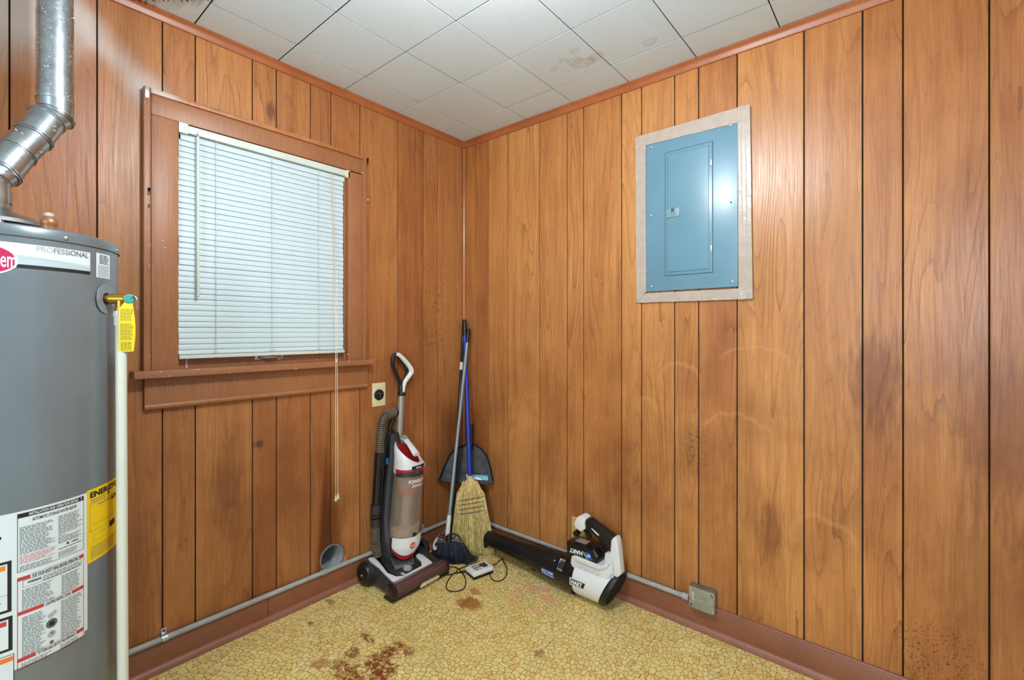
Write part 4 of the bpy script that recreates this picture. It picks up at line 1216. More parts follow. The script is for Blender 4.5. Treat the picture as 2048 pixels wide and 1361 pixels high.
# ================================================================== UPRIGHT VACUUM
def ellring(c, a, b_, n=32, rot=0.0, pw=2.0, tilt=(0, 0)):
    """superellipse ring in a horizontal plane: a along x (front-back), b along y (sideways); tilt raises z with x and y"""
    out = []
    for k in range(n):
        t = 2 * PI * k / n; ct, st_ = math.cos(t), math.sin(t)
        X = a * math.copysign(abs(ct) ** (2 / pw), ct); Y = b_ * math.copysign(abs(st_) ** (2 / pw), st_)
        x = X * math.cos(rot) - Y * math.sin(rot); y = X * math.sin(rot) + Y * math.cos(rot)
        out.append(Vector((c[0] + x, c[1] + y, c[2] + tilt[0] * x + tilt[1] * y)))
    return out


vac = thing('vacuum_cleaner', (.12, -.56, Z0), 'white, black and red upright vacuum cleaner standing near the left wall with a ribbed hose', 'vacuum cleaner')
AX0 = Vector((.118, -.537, .20)); AX1 = Vector((.112, -.500, .56))      # canister axis


def axp(z):
    t = (z - AX0.z) / (AX1.z - AX0.z); p = AX0 + (AX1 - AX0) * t; return (p.x, p.y, z)


CR0, CR1 = .078, .076
# base shell: low black body with side cheeks
b = MB()
b.loft([[Vector((x, y, z)) for x, y in [(.035, -.700), (.245, -.726), (.250, -.400), (.035, -.430)]] for z in (Z0 + .016, Z0 + .055)])
base_o = MB()
prof_side = [(.012, .030), (.03, .068), (.07, .086), (.12, .082), (.20, .064), (.280, .050), (.280, .016), (.02, .016)]
for (ya, yb) in ((-.722, -.672), (-.455, -.404)):
    base_o.prism([Vector((x, ya, Z0 + z)) for x, z in prof_side], (0, yb - ya, 0), bev=.006)
base_o.prism([Vector((x, -.68, Z0 + z)) for x, z in [(.02, .03), (.04, .062), (.10, .074), (.20, .062), (.265, .048), (.265, .014), (.03, .014)]], (0, .24, 0), bev=.005)
base_o.build('floor_head', DGREY, vac)
# white U-shaped deck on top
zt = .102


def deckP(px, py):
    # deck slopes down to the front: z = .118 - .16*(x-.03)
    z = Z0 + .10
    for _ in range(6):
        P = FZ(px, py, z); z = Z0 + .100 - .14 * max(-.02, P.x - .04)
    return P


outer = [(736, 1117), (748, 1114), (760, 1126), (775, 1146), (792, 1153), (806, 1152), (826, 1141), (843, 1132), (842, 1122), (831, 1112), (836, 1106), (846, 1110), (865, 1125), (789, 1166), (771, 1148), (757, 1134), (741, 1124)]
b = MB(); b.prism([deckP(*p) for p in outer], (0, 0, -.012), bev=.003); b.build('white_deck', WHITEP, vac)
ctrl = [(762, 1120), (782, 1113), (826, 1112), (836, 1118), (842, 1128), (806, 1150), (794, 1150), (778, 1143)]
b = MB(); b.prism([deckP(*p) + Vector((0, 0, -.002)) for p in ctrl], (0, 0, -.014), bev=.003); b.build('control_panel', DGREY, vac)
# clear brush housing
tc0, tc1 = Vector((.286, -.738, Z0 + .041)), Vector((.286, -.408, Z0 + .041))
b = MB(); b.lathe([(.026, 0), (.034, .002), (.0365, .008), (.0365, .322), (.034, .328), (.026, .330)], tc0, (0, 1, 0), 32, 0, True)
hs = b.build('brush_window', SMOKER, vac)
b = MB(); b.tube([tc0 + Vector((0, .02, 0)), tc1 - Vector((0, .02, 0))], .017, 16)
for k in range(2):
    for i in range(40):
        t = i / 39; a = t * 7 + k * PI
        c = tc0.lerp(tc1, .07 + .86 * t); n_ = Vector((math.cos(a), 0, math.sin(a)))
        b.tube([c + n_ * .016, c + n_ * .028], .003, 4)
b.build('brush_roll', plain('brush_roll_red', (84, 40, 42), .6), vac)
for c, s_ in ((tc0, -1), (tc1, 1)):
    b = MB(); b.lathe([(0, 0), (.030, 0), (.038, .004), (.0395, .012), (.0375, .018), (0, .018)], c + Vector((0, -.004 if s_ < 0 else .004, 0)), (0, -s_, 0), 28); b.build('end_cap', BLACKG, vac)
b = MB(); b.prism([Vector((x, -.743, Z0 + z)) for x, z in [(.235, .010), (.250, .002), (.304, .002), (.318, .012), (.314, .018), (.26, .022)]], (0, .340, 0), bev=.003); b.build('floor_plate', BLACK, vac)
# cream bumper sticker strip
bs0, bs1 = LX(824, 1183, .2995), LX(864, 1162, .2995)
b = MB(); b.prism([Vector((.312, -.590, Z0 + .014)), Vector((.312, -.575, Z0 + .030)), Vector((.312, -.478, Z0 + .030)), Vector((.312, -.470, Z0 + .022)), Vector((.312, -.490, Z0 + .014))], (.009, 0, 0), bev=.001)
st_ = b.build('front_bumper', CREAM, vac)
d = Decal(lambda u, v, h: Vector((.3212 + h, u, v))); d.text('UNDERCARRIAGE', -.566, Z0 + .018, -.492, Z0 + .0245, INK, .0003); d.build('bumper_printing', st_)
# wheels
for (y, s_) in ((-.725, -1), (-.400, 1)):
    b = MB(); c = Vector((.074, y, Z0 + .055))
    b.lathe([(0, .030), (.040, .030), (.050, .026), (.0555, .016), (.056, .004), (.050, -.002), (0, -.002)], c, (0, s_, 0), 40)
    wh = b.build('wheel', BLACK, vac)
    MB().lathe([(.026, .0305), (.034, .0305), (.034, .0318), (.026, .0318)], c, (0, s_, 0), 32, 0, False).build('wheel_ring', BLACKG, wh)
    MB().lathe([(0, .034), (.005, .034), (.006, .030)], c, (0, s_, 0), 16).build('wheel_hub', STEEL, wh)
    b = MB(); b.lathe([(.050, -.004), (.060, -.004), (.060, .010), (.050, .010)], c, (0, s_, 0), 40, 0, False); b.build('wheel_arch', DGREY, vac)
p = LX(724, 1172, .03); MB().box((.024, -.748, Z0 + .010), (.040, -.735, Z0 + .036), bev=.004).build('red_pedal', REDP, vac)
# exhaust grille and dial
g0 = [deckP(*p) + Vector((0, 0, .001)) for p in [(776, 1112), (826, 1114), (828, 1131), (790, 1142)]]
b = MB(); b.prism(g0, (0, 0, .010), bev=.002); gr = b.build('grille', plain('grille_silver', (118, 124, 130), .4, .4), vac)
b = MB()
for i in range(9):
    t = (i + .9) / 10
    A = g0[0].lerp(g0[1], t); B = g0[3].lerp(g0[2], t)
    A2 = A.lerp(B, .10) + Vector((0, 0, .0105)); B2 = A.lerp(B, .86) + Vector((0, 0, .0105))
    MB().tube([A2, B2], .0022, 6).build('grille_slot', INK, gr)
P = deckP(815, 1138) + Vector((0, 0, .001))
b = MB(); b.lathe([(0, .0), (.022, .0), (.021, .006), (0, .007)], P, (.2, 0, 1), 28); b.box((-.017, -.0035, .004), (.017, .0035, .016), bev=.002, M=Matrix.Translation(P) @ Matrix.Rotation(.5, 4, 'Z')); b.build('height_dial', plain('dial_grey', (158, 160, 158), .4), vac)
b = MB(); b.prism([deckP(*p) + Vector((0, 0, .0006)) for p in [(800, 1148), (806, 1146), (812, 1150), (806, 1152)]], (0, 0, .001)); b.build('panel_symbol', INKL, vac)

# dark spine and neck behind the canister
b = MB()
b.loft([ellring((.062, -.575, .085), .050, .062, pw=2.6), ellring((.075, -.565, .15), .060, .074, pw=2.6), ellring((.065, -.560, .215), .050, .080, pw=3), ellring((.045, -.552, .30), .030, .070, pw=3),
        ellring((.040, -.535, .50), .028, .062, pw=3), ellring((.034, -.530, .62), .028, .045, pw=3), ellring((.034, -.540, .70), .024, .030, pw=3), ellring((.034, -.546, .725), .022, .026, pw=3)])
b.build('spine', DGREY, vac)
# lower housing (dark bowl) with the white shield
b = MB(); c0 = axp(.19)
b.loft([ellring((.120, -.556, .126), .040, .042), ellring((.124, -.552, .134), .062, .064), ellring((.122, -.546, .160), .076, .077), ellring(axp(.200), .083, .083), ellring(axp(.214), .083, .083)])
b.build('motor_housing', DGREY, vac)


def ringcyl(z, ang, r, c):
    return Vector((c[0] + r * math.cos(ang), c[1] + r * math.sin(ang), z))


def vshell(z0f, z1f, a0, a1, rf, n=24, m=6, th=.003):
    """curved plate on the canister front between two height functions of the angle"""
    b = MB(); V = []; F = []
    for i in range(n + 1):
        t = i / n; a = a0 + (a1 - a0) * t; za, zb_ = z0f(t), z1f(t)
        for j in range(m + 1):
            z = za + (zb_ - za) * j / m; V.append(ringcyl(z, a, rf(z) + th, axp(z)))
        for j in range(m + 1):
            z = za + (zb_ - za) * j / m; V.append(ringcyl(z, a, rf(z) - .001, axp(z)))
    M = 2 * (m + 1)
    for i in range(n):
        for j in range(m):
            a = i * M + j; F += [(a, a + M, a + M + 1, a + 1), (a + m + 1, a + m + 2, a + M + m + 2, a + M + m + 1)]
        F += [(i * M, i * M + m + 1, i * M + M + m + 1, i * M + M), (i * M + m, i * M + M + m, i * M + M + 2 * m + 1, i * M + 2 * m + 1)]
    for i in (0, n):
        for j in range(m): F.append((i * M + j, i * M + j + 1, i * M + m + 2 + j, i * M + m + 1 + j))
    b.add(V, F); return b


va = math.atan2(CAM.y + .53, CAM.x - .12)          # direction from the canister to the viewer
rlow = lambda z: .083 - max(0, .170 - z) * .30
vshell(lambda t: .182 - .070 * math.sin(PI * min(1, t * .92 + .06)) ** .7 + .0, lambda t: .220, va - .80, va + 1.25, rlow).build('red_band', REDP, vac)
sh_ = vshell(lambda t: .194 - .062 * math.sin(PI * min(1, t * .92 + .06)) ** .7 + .004, lambda t: .222, va - .74, va + 1.25, rlow, th=.0052).build('white_shield', WHITEP, vac)


def FV(rf, off):
    def f(u, v, h):
        c = axp(v); r = rf(v) + off
        return ringcyl(v, u / r, r + h, c)
    return f


lc = hitcyl(825, 1092, axp(.17)[0], axp(.17)[1], .088)
lu = math.atan2(lc.y - axp(.17)[1], lc.x - axp(.17)[0]) * .088
d = Decal(FV(lambda z: rlow(z), .0052)); d.ell(lu, lc.z, .0155, .0165, LOGO, .0004, 24); d.ell(lu, lc.z, .0135, .0145, plain('emblem_inner', (222, 120, 80), .4), .0006, 24); d.ell(lu, lc.z, .0122, .0132, LOGO, .0008, 24)
d.text('HOOVER', lu - .0105, lc.z - .006, lu + .0105, lc.z + .005, WHITEP, .0013, .02); d.build('round_emblem', sh_)

# clear dust cup with inner cyclone
b = MB(); b.loft([ellring(axp(.216), .080, .080, 40), ellring(axp(.224), .082, .082, 40), ellring(axp(.50), .0765, .0765, 40), ellring(axp(.525), .0765, .0765, 40)], caps=False)
b.build('dust_cup', SMOKE, vac)
b = MB(); b.loft([ellring(axp(.222), .074, .074, 32), ellring(axp(.262), .075, .075, 32)]); b.build('collected_dust', plain('dust', (168, 142, 116), .95, var=.15, vscale=60), vac)
b = MB(); b.loft([ellring(axp(.262), .034, .034, 28), ellring(axp(.425), .036, .036, 28)]); b.build('cyclone_core', plain('dusty_core', (150, 128, 104), .8, var=.1, vscale=40), vac)
b = MB(); b.loft([ellring(axp(.425), .050, .050, 28), ellring(axp(.452), .054, .054, 28)]); b.build('red_cyclone_ring', REDP, vac)
b = MB(); b.loft([ellring(axp(.452), .048, .048, 28), ellring(axp(.52), .066, .066, 28)]); b.build('cyclone_top', plain('dusty_cone', (140, 116, 92), .7, var=.12, vscale=40), vac)
for s_ in (-1, 1):
    b = MB()
    for k in range(9):
        a = va + s_ * (.62 + k * .085)
        b.tube([ringcyl(.275, a, .058, axp(.275)), ringcyl(.425, a, .058, axp(.425))], .0034, 6)
    b.build('cyclone_shroud', plain('shroud', (52, 46, 44), .6), vac)
d = Decal(FV(lambda z: .0792 - (z - .3) * .012, .0004))
tu = hitcyl(817, 970, axp(.46)[0], axp(.46)[1], .078); u_a = math.atan2(tu.y - axp(.46)[1], tu.x - axp(.46)[0]) * .078
zt1 = hitcyl(816, 963, axp(.46)[0], axp(.46)[1], .078).z; zt0 = hitcyl(816, 970, axp(.46)[0], axp(.46)[1], .078).z; zt00 = hitcyl(822, 979, axp(.46)[0], axp(.46)[1], .078).z
d.text('POWERDRIVE', u_a, zt0, u_a + .118, zt1 + .001, INKW, .0006, .03); d.text('SWIVEL XL', u_a + .018, zt00 + .004, u_a + .100, zt0 - .006, INKW, .0006, .02)
d.build('cup_printing', vac)
# latch at cup bottom
P = hitcyl(828, 1068, axp(.22)[0], axp(.22)[1], .083); n_ = Vector((P.x - axp(.22)[0], P.y - axp(.22)[1], 0)).normalized(); s_ = UP.cross(n_)
b = MB(); M = Matrix.Translation(P) @ Matrix((s_, n_, UP)).transposed().to_4x4()
b.box((-.020, -.004, -.016), (.020, .004, .014), bev=.003, M=M); lt = b.build('cup_latch', SMOKE, vac)
MB().box((-.012, .002, -.012), (.012, .006, .008), bev=.002, M=M).build('latch_button', DGREY, lt)

# top cap, white ring, red bowl and carry handle
hr = lambda z: .0775
tl = lambda z: None
b = MB()
lean = (-.55, -.28)                    # the cap is highest at the back left
b.loft([ellring(axp(.528), .0785, .0785, 40), ellring(axp(.545), .080, .080, 40, tilt=(-.05, -.05)), ellring((.112, -.4975, .585), .081, .079, 40, tilt=(-.30, -.18)), ellring((.106, -.500, .618), .076, .074, 40, tilt=(-.62, -.36)), ellring((.104, -.502, .632), .066, .064, 40, tilt=(-.72, -.42)),
        ellring((.104, -.502, .622), .058, .056, 40, tilt=(-.72, -.42))], caps=False)
b.build('white_cap', WHITEP, vac)
b = MB(); b.loft([ellring((.104, -.502, .626), .060, .058, 40, tilt=(-.72, -.42)), ellring((.108, -.502, .600), .048, .046, 40, tilt=(-.6, -.35)), ellring((.110, -.502, .580), .020, .020, 40, tilt=(-.4, -.25))]); b.build('red_bowl', REDG, vac)
b = MB()
hp = [LX(806, 876, .045), LX(812, 880, .070), LX(822, 893, .13), LX(833, 910, .185)]
hp = bez(hp, 6); rs = [.016 + .004 * abs(2 * i / (len(hp) - 1) - 1) for i in range(len(hp))]
b.tube(hp, rs, 14, flat=.55, ref=(0, 0, 1)); b.build('carry_handle', WHITEP, vac)
p = LX(812, 879, .088); MB().box((-.012, -.014, 0), (.012, .014, .006), bev=.002, M=Matrix.Translation(LX(809, 875, .07)) @ Matrix.Rotation(.5, 4, 'Y')).build('release_button', plain('button_grey', (150, 152, 152), .4), vac)
rcap = lambda z: .0790
vshell(lambda t: .536 - .006 * t, lambda t: .556 - .002 * math.sin(6 * t), va - .95, va + 1.2, rcap, th=.0035).build('red_trim', REDP, vac)
vshell(lambda t: .520, lambda t: .546 - .010 * abs(2 * t - 1), va - .9, va + 1.1, lambda z: .0785, th=.0045).build('dark_trim', DGREY, vac)
vshell(lambda t: .556 + .006 * t, lambda t: .571 + .004 * t, va + .15, va + 1.15, lambda z: .0815, th=.0016).build('nameplate', BLACKG, vac)
d = Decal(FV(lambda z: .0835, .0)); u_m = (va + .42) * .0835; d.text('MAX', u_m, .560, u_m + .030, .5675, INKW, .0012, .03); d.build('nameplate_printing', vac)
P = hitcyl(834, 943, axp(.52)[0], axp(.52)[1], .084); n_ = Vector((P.x - axp(.52)[0], P.y - axp(.52)[1], 0)).normalized(); s_ = UP.cross(n_); M = Matrix.Translation(P) @ Matrix((s_, n_, UP)).transposed().to_4x4()
MB().box((-.016, -.003, -.016), (.016, .004, .014), bev=.006, M=M).build('cup_release', plain('smoky_button', (70, 68, 70), .25), vac)

# wand and handle
wx = .036
w0, w1 = LX(799, 868, wx), LX(803, 790, wx)
b = MB(); b.tube([w0 - Vector((0, 0, .05)), w0, w1], [.0195, .0195, .0175], 24); b.build('wand', SILV, vac)
b = MB()
for k in range(9):
    p = w0.lerp(w1, .05 + .028 * k * 1.6) + Vector((.0, .017, 0)); b.box((p.x - .004, p.y - .002, p.z - .0035), (p.x + .010, p.y + .0035, p.z + .0035), bev=.001)
b.build('rack_teeth', BLACK, vac)
b = MB(); b.lathe([(.0195, 0), (.0205, .002), (.0205, .016), (.019, .018)], w1 - Vector((0, 0, .004)), (0, 0, 1), 28); b.build('handle_collar', BLACK, vac)
hpath = [(803, 786), (804, 776), (807, 764), (815, 752), (821, 745), (822, 740), (817, 730), (806, 718), (797, 710), (791, 708), (787, 712), (785, 722), (788, 737), (794, 752), (799, 762), (801, 772)]
H = [LX(px, py, wx) for px, py in hpath]
b = MB(); q = bez(H[9:] , 5); b.tube(q, [.0085 + .002 * math.sin(i * PI / (len(q) - 1)) for i in range(len(q))], 14, ref=(1, 0, 0)); b.tube([LX(802, 788, wx), LX(802, 775, wx), LX(805, 765, wx)], [.0145, .0135, .0105], 16)
b.tube(bez([LX(px, py, wx - .004) for px, py in [(803, 770), (811, 757), (815, 744), (808, 728), (797, 714), (790, 711)]], 5), .0105, 12, ref=(1, 0, 0))
b.build('handle_grip', BLACK, vac)
q = bez([LX(px, py, wx + .008) for px, py in [(806, 786), (807, 775), (810, 764), (819, 751), (822.5, 744), (820, 735), (809, 721), (799, 711), (793, 709)]], 6)
b = MB(); m = len(q) - 1; b.tube(q, [.0120 - .0035 * abs(2 * i / m - 1) ** 4 + .0025 * math.exp(-((i / m - .52) * 6) ** 2) for i in range(m + 1)], 16, ref=(1, 0, 0)); b.build('handle_back', WHITEP, vac)

# hose: ribbed top bend, black tube, ribbed lower part


def ribbed(path, r, name, nrib, parent):
    path = [Vector(p) for p in path]; L = [0]
    for a, c in zip(path[:-1], path[1:]): L.append(L[-1] + (c - a).length)
    def at(s_):
        for i in range(len(L) - 1):
            if s_ <= L[i + 1]: return path[i].lerp(path[i + 1], (s_ - L[i]) / max(1e-9, L[i + 1] - L[i]))
        return path[-1]
    n = nrib * 4; P = [at(L[-1] * i / n) for i in range(n + 1)]
    b = MB(); b.tube(P, [r * (.90 if i % 4 else .90) for i in range(n + 1)], 20); h = b.build(name, plain('hose_dark_wall', (36, 33, 30), .5), parent)
    b = MB()
    for i in range(nrib):
        c = at(L[-1] * (i + .5) / nrib); t = (at(L[-1] * min(1, (i + .6) / nrib)) - at(L[-1] * (i + .4) / nrib)).normalized()
        b.torus(c, t, r * .93, r * .055, 20, 6)
    b.build('hose_rib', plain('hose_khaki_rib', (150, 138, 108), .5), h)
    h.children[0]['kind'] = 'stuff'


hx = .045
hoseP = bez([LX(px, py, x) for px, py, x in [(789, 824, .030), (780, 827, .036), (770, 834, .042), (764, 848, .045), (762, 868, .045), (760, 890, .050), (759, 908, .050)]], 5)
ribbed(hoseP, .0240, 'hose', 30, vac)
b = MB(); b.tube([LX(788, 816, .020), LX(787, 832, .020)], .013, 16); b.tube([LX(793, 826, .024), LX(784, 824, .030)], .021, 16); b.tube([LX(786, 840, .02), LX(779, 858, .028), LX(783, 872, .028)], .010, 12); b.build('hose_hook', BLACK, vac)
b = MB(); b.tube([LX(759, 905, .050), LX(755, 960, .050), LX(752, 1012, .050)], [.0235, .0225, .0215], 24); b.build('extension_tube', BLACKG, vac)
b = MB(); b.tube([LX(752, 1010, .050), LX(751, 1028, .050)], .0265, 24); b.tube([LX(751, 1030, .050), LX(751, 1034, .050)], .0235, 24); b.tube([LX(751, 1037, .050), LX(751, 1052, .050)], .0245, 24); b.build('hose_cuff', DGREY, vac)
ribbed([LX(751, 1051, .050), LX(751, 1085, .050), LX(753, 1100, .048), LX(757, 1112, .052)], .0225, 'hose', 19, vac)
b = MB(); b.tube([LX(770, 900, .020), LX(764, 960, .020), LX(761, 1030, .022), LX(766, 1075, .035)], .012, 12); b.tube([LX(785, 860, .022), LX(776, 868, .028), LX(770, 900, .020)], .010, 12); b.build('tool_holder', BLACK, vac)
c = LX(774, 923, .046); MB().box((c.x - .004, c.y - .008, c.z - .016), (c.x + .006, c.y + .007, c.z + .016), bev=.002).build('blue_tag', plain('blue_clip', (40, 92, 140), .4), vac)
for (px, py) in ((773, 962), (767, 1026)):
    c = LX(px, py, .046); MB().tube([c + Vector((-.01, -.006, 0)), c + Vector((.006, .004, -.004))], .004, 8).build('cord_clip', DGREY, vac)

# ================================================================== BROOMS AND DUSTPAN IN THE CORNER
def strands(n, fn, r, seed, name, mat, parent, segs=2, taper=.6):
    R = random.Random(seed); b = MB()
    for i in range(n):
        P = fn(R); b.tube(P, [r * (1 - (1 - taper) * k / (len(P) - 1)) for k in range(len(P))], 3, False)
    o = b.build(name, mat, parent, ang=180); o['kind'] = 'stuff'; return o


# straw broom ---------------------------------------------------------
SB = FZ(945, 1112); ST = Vector((.040, -.035, RY(931, 640, -.035).z))
SB = FZ(945, 1110)
sdir = (ST - SB).normalized()


def onaxis(B, T, py):
    """point of the line B-T seen at picture height py"""
    lo_, hi_ = 0.0, 1.0
    for _ in range(40):
        m_ = (lo_ + hi_) / 2; P = B.lerp(T, m_); dd = P - CAM; y = HY - FPX * dd.z / dd.dot(FWD)
        if y > py: lo_ = m_
        else: hi_ = m_
    return B.lerp(T, lo_)


ndir = (CAM - SB); ndir.z = 0; ndir.normalize(); sw = UP.cross(ndir).normalized()
if sw.dot(RIGHT) < 0: sw = -sw
sn = sdir.cross(sw).normalized()
if sn.dot(ndir) < 0: sn = -sn
straw = thing('straw_broom', SB, 'yellow straw broom with a blue handle leaning in the corner', 'broom')
neck = onaxis(SB, ST, 958); hd_top = onaxis(SB, ST, 944)
b = MB(); b.tube([onaxis(SB, ST, 964), onaxis(SB, ST, 667)], .0115, 16); b.build('handle', BLUEH, straw)
b = MB(); b.tube([onaxis(SB, ST, 672), onaxis(SB, ST, 645), onaxis(SB, ST, 637)], [.0125, .0130, .0100], 16); b.build('hand_grip', BLACK, straw)
p = onaxis(SB, ST, 891) + sn * .0115; MB().sphere(p, .003, n=8).build('handle_rivet', STEEL, straw)
Lh = (neck - SB).length
wid = [(0.0, .118), (.10, .117), (.29, .110), (.53, .094), (.75, .083), (.84, .074), (.91, .062), (.96, .046), (.985, .030), (1.0, .016)]


def width(t):
    for (a, wa), (c, wb_) in zip(wid[:-1], wid[1:]):
        if t <= c: return wa + (wb_ - wa) * (t - a) / (c - a)
    return .016


def sfn(R):
    x = R.uniform(-1, 1); yy = R.uniform(-1, 1); start = R.choice([1.0, 1.0, .97]); end = max(-.0, R.gauss(.012, .02)); P = []
    wob = R.uniform(-.05, .05)
    for k in range(6):
        t = start + (end - start) * k / 5; ww = width(max(t, 0)); th = .018 + .010 * (1 - t)
        th *= math.sqrt(max(.05, 1 - x * x * .8))
        P.append(SB + sdir * (Lh * t) + sw * (ww * (x + wob * (1 - t)) + .0 * (1 - t)) + sn * (th * yy))
    for q in P:
        if q.z < Z0 + .002: q.z = Z0 + .002
    return P


def hull(t0, t1, k, mat, name, off=0.0):
    b = MB(); rg_ = []
    for i in range(9):
        t = t0 + (t1 - t0) * i / 8; ww = width(t) * k; th = (.018 + .010 * (1 - t)) * k
        c = SB + sdir * (Lh * t) + sw * (.0 * (1 - t))
        rg_.append([c + sw * (ww * math.cos(2 * PI * j / 24)) + sn * (th * math.sin(2 * PI * j / 24)) for j in range(24)])
    b.loft(rg_); return b.build(name, mat, straw)


hull(.06, 1.0, .90, plain('straw_core', (150, 126, 62), .8, var=.2, vscale=60), 'straw_core')
strands(2300, sfn, .0013, 11, 'straw', STRAW, straw)
for t in (.735, .675, .615, .555):
    b = MB(); ww = width(t) + .001; th = .018 + .010 * (1 - t) + .0015
    c = SB + sdir * (Lh * t) + sw * (.0 * (1 - t)); q = [c + sw * (ww * math.cos(2 * PI * j / 40)) + sn * (th * math.sin(2 * PI * j / 40)) + sdir * (.011 * math.cos(2 * PI * j / 40) + .0012 * math.sin(j * 2.4)) for j in range(41)]
    b.tube(q, .0018, 6, False); b.build('stitching', plain('navy_thread', (34, 58, 70), .7), straw)
wire = plain('binding_wire', (220, 210, 166), .5, .1)
for t in (.965, .985, 1.005, 1.025):
    c = SB + sdir * (Lh * t); b = MB(); b.torus(c, sdir, .0165, .0030, 24, 8); b.build('wire_binding', wire, straw)
b = MB(); b.tube([SB + sdir * (Lh * .955), SB + sdir * (Lh * 1.04)], .0155, 20); b.build('neck_cap', plain('bundle_neck', (196, 168, 104), .6), straw)

# grey-handled angle broom -----------------------------------------------
GB = Vector((.195, -.330, Z0)); GT = Vector((.072, -.030, RY(940, 658, -.030).z))
gb = thing('angle_broom', GB, 'black-bristled broom with a grey metal handle in front of the straw broom', 'broom')
gd = (GT - GB).normalized(); g_top = onaxis(GB, GT, 1068)
b = MB(); b.tube([onaxis(GB, GT, 1070), onaxis(GB, GT, 684)], .0105, 16); b.build('handle', GREYH, gb)
b = MB(); b.tube([onaxis(GB, GT, 1071), onaxis(GB, GT, 1031)], .0122, 16); b.build('white_sleeve', WHITEM, gb)
b = MB(); b.tube([onaxis(GB, GT, 686), onaxis(GB, GT, 662), onaxis(GB, GT, 658)], [.0120, .0125, .009], 16); b.build('hand_grip', BLACK, gb)
gw = (RIGHT + Vector((0, 0, 0))).normalized(); gn = gd.cross(gw).normalized()
if gn.dot(ndir) < 0: gn = -gn


def GP(px, py, off=0.0):
    """point on the head's plane (through the broom axis, facing the viewer) seen at a pixel"""
    r = ray(px, py); o = GB + gn * off; t = (o - CAM).dot(gn) / r.dot(gn); return CAM + r * t


b = MB()
bar = bez([GP(868, 1089), GP(885, 1085), GP(905, 1083), GP(926, 1087)], 6); b.tube(bar, .0085, 10, flat=1.3); b.build('brush_bar', BLACK, gb)
b = MB(); b.tube(bez([GP(868, 1089), GP(876, 1075), GP(890, 1069), GP(905, 1068), GP(918, 1074), GP(925, 1087)], 6), .0045, 8); b.tube([GP(899, 1068), GP(897, 1086)], .016, 12)
b.tube([GP(884, 1072), GP(893, 1082)], .0028, 6); b.tube([GP(912, 1072), GP(903, 1082)], .0028, 6); b.build('brush_frame', BLACK, gb)


def gfn(R):
    t = R.random(); o = R.uniform(-.016, .016)
    A = GP(869 + 57 * t, 1088 - 3 * math.sin(PI * t), o)
    B = GP(857 + 84 * t + R.uniform(-2, 2), 1125 + 9 * math.sin(PI * t) + R.uniform(-4, 3), o * 1.8)
    M = A.lerp(B, .5) + gn * .004
    for q in (B,):
        if q.z < Z0 + .0015: q.z = Z0 + .0015
    return [A, M, B]


strands(1500, gfn, .0017, 21, 'bristles', NAVY, gb)
b = MB(); b.prism([GP(870, 1089, -.010), GP(925, 1088, -.010), GP(936, 1124, -.010), GP(864, 1122, -.010)], gn * .012); b.build('bristle_core', plain('bristle_core', (18, 20, 26), .9), gb)

# black-handled broom behind them -----------------------------------------
KB = Vector((.235, -.235, Z0)); KT = Vector((.022, -.045, RY(927.5, 642, -.045).z))
kb = thing('push_broom', KB, 'broom with a black handle and white sticker, mostly hidden behind the other two brooms', 'broom')
kp = lambda px, py: onaxis(KB, KT, py)


def KL(px, py, d_): return CAM + ray(px, py) * d_


k_top, k_mid, k_bot = LX(927.5, 641, .018), LX(920, 760, .040), KL(903, 1095, 2.60)
k_top = Vector((.018, k_top.y, k_top.z))
kd = [k_top, KL(914, 880, 2.715), k_bot]
k_line = lambda t: k_top.lerp(k_bot, t)
b = MB(); b.tube([k_line(.0), k_line(1.0)], .0095, 14); b.build('handle', BLACKG, kb)
s0, s1 = k_line((731 - 641) / 450), k_line((747 - 641) / 450)
b = MB(); b.tube([s0, s1], .0102, 14, False); b.build('sticker', WHITEM, kb)
K0 = FZ(955, 1118); K1 = FZ(925, 1118)
b = MB(); b.prism([FZ(940, 1110, Z0 + .045), FZ(958, 1115, Z0 + .040), FZ(955, 1123, Z0 + .02), FZ(930, 1131, Z0 + .004), FZ(926, 1117, Z0 + .02)], (-.012, .010, -.004), bev=.002); b.build('brush_edge', BLACK, kb)
b = MB()
for k in range(6):
    a_ = FZ(940 + 3 * k, 1111.5 + .8 * k, Z0 + .046 - .001 * k); c_ = FZ(933 + 3.6 * k, 1124 - .6 * k, Z0 + .018); MB().tube([a_, c_], .0012, 5).build('brush_rib', DGREY, kb)


def kfn(R):
    t = R.random(); A = KL(905 + 22 * t, 1082 + 4 * t, 2.60 - .02 * R.random()); B = FZ(925 + 22 * t + R.uniform(-3, 3), 1126 - 6 * t + R.uniform(-3, 3)); B.z = Z0 + .002
    return [A, A.lerp(B, .5), B]


strands(260, kfn, .0012, 31, 'bristles', plain('grey_bristle', (52, 52, 56), .6), kb)
b = MB(); b.tube([k_line(.96), k_line(1.0)], .016, 12); b.build('brush_socket', BLACK, kb)

# dustpan wedged across the corner ---------------------------------------
PA = Vector((.012, -.205, .36)); PB_ = Vector((.248, -.014, .36))
pdir = (PB_ - PA).normalized(); pn_ = Vector((pdir.y, -pdir.x, 0)).normalized()
if pn_.dot(CAM - PA) < 0: pn_ = -pn_

pn_ = (pn_ * math.cos(.27) + UP * math.sin(.27)).normalized()


def DP_(px, py, off=0.0):
    r = ray(px, py); o = PA + pn_ * (off + .012); t = (o - CAM).dot(pn_) / r.dot(pn_); return CAM + r * t


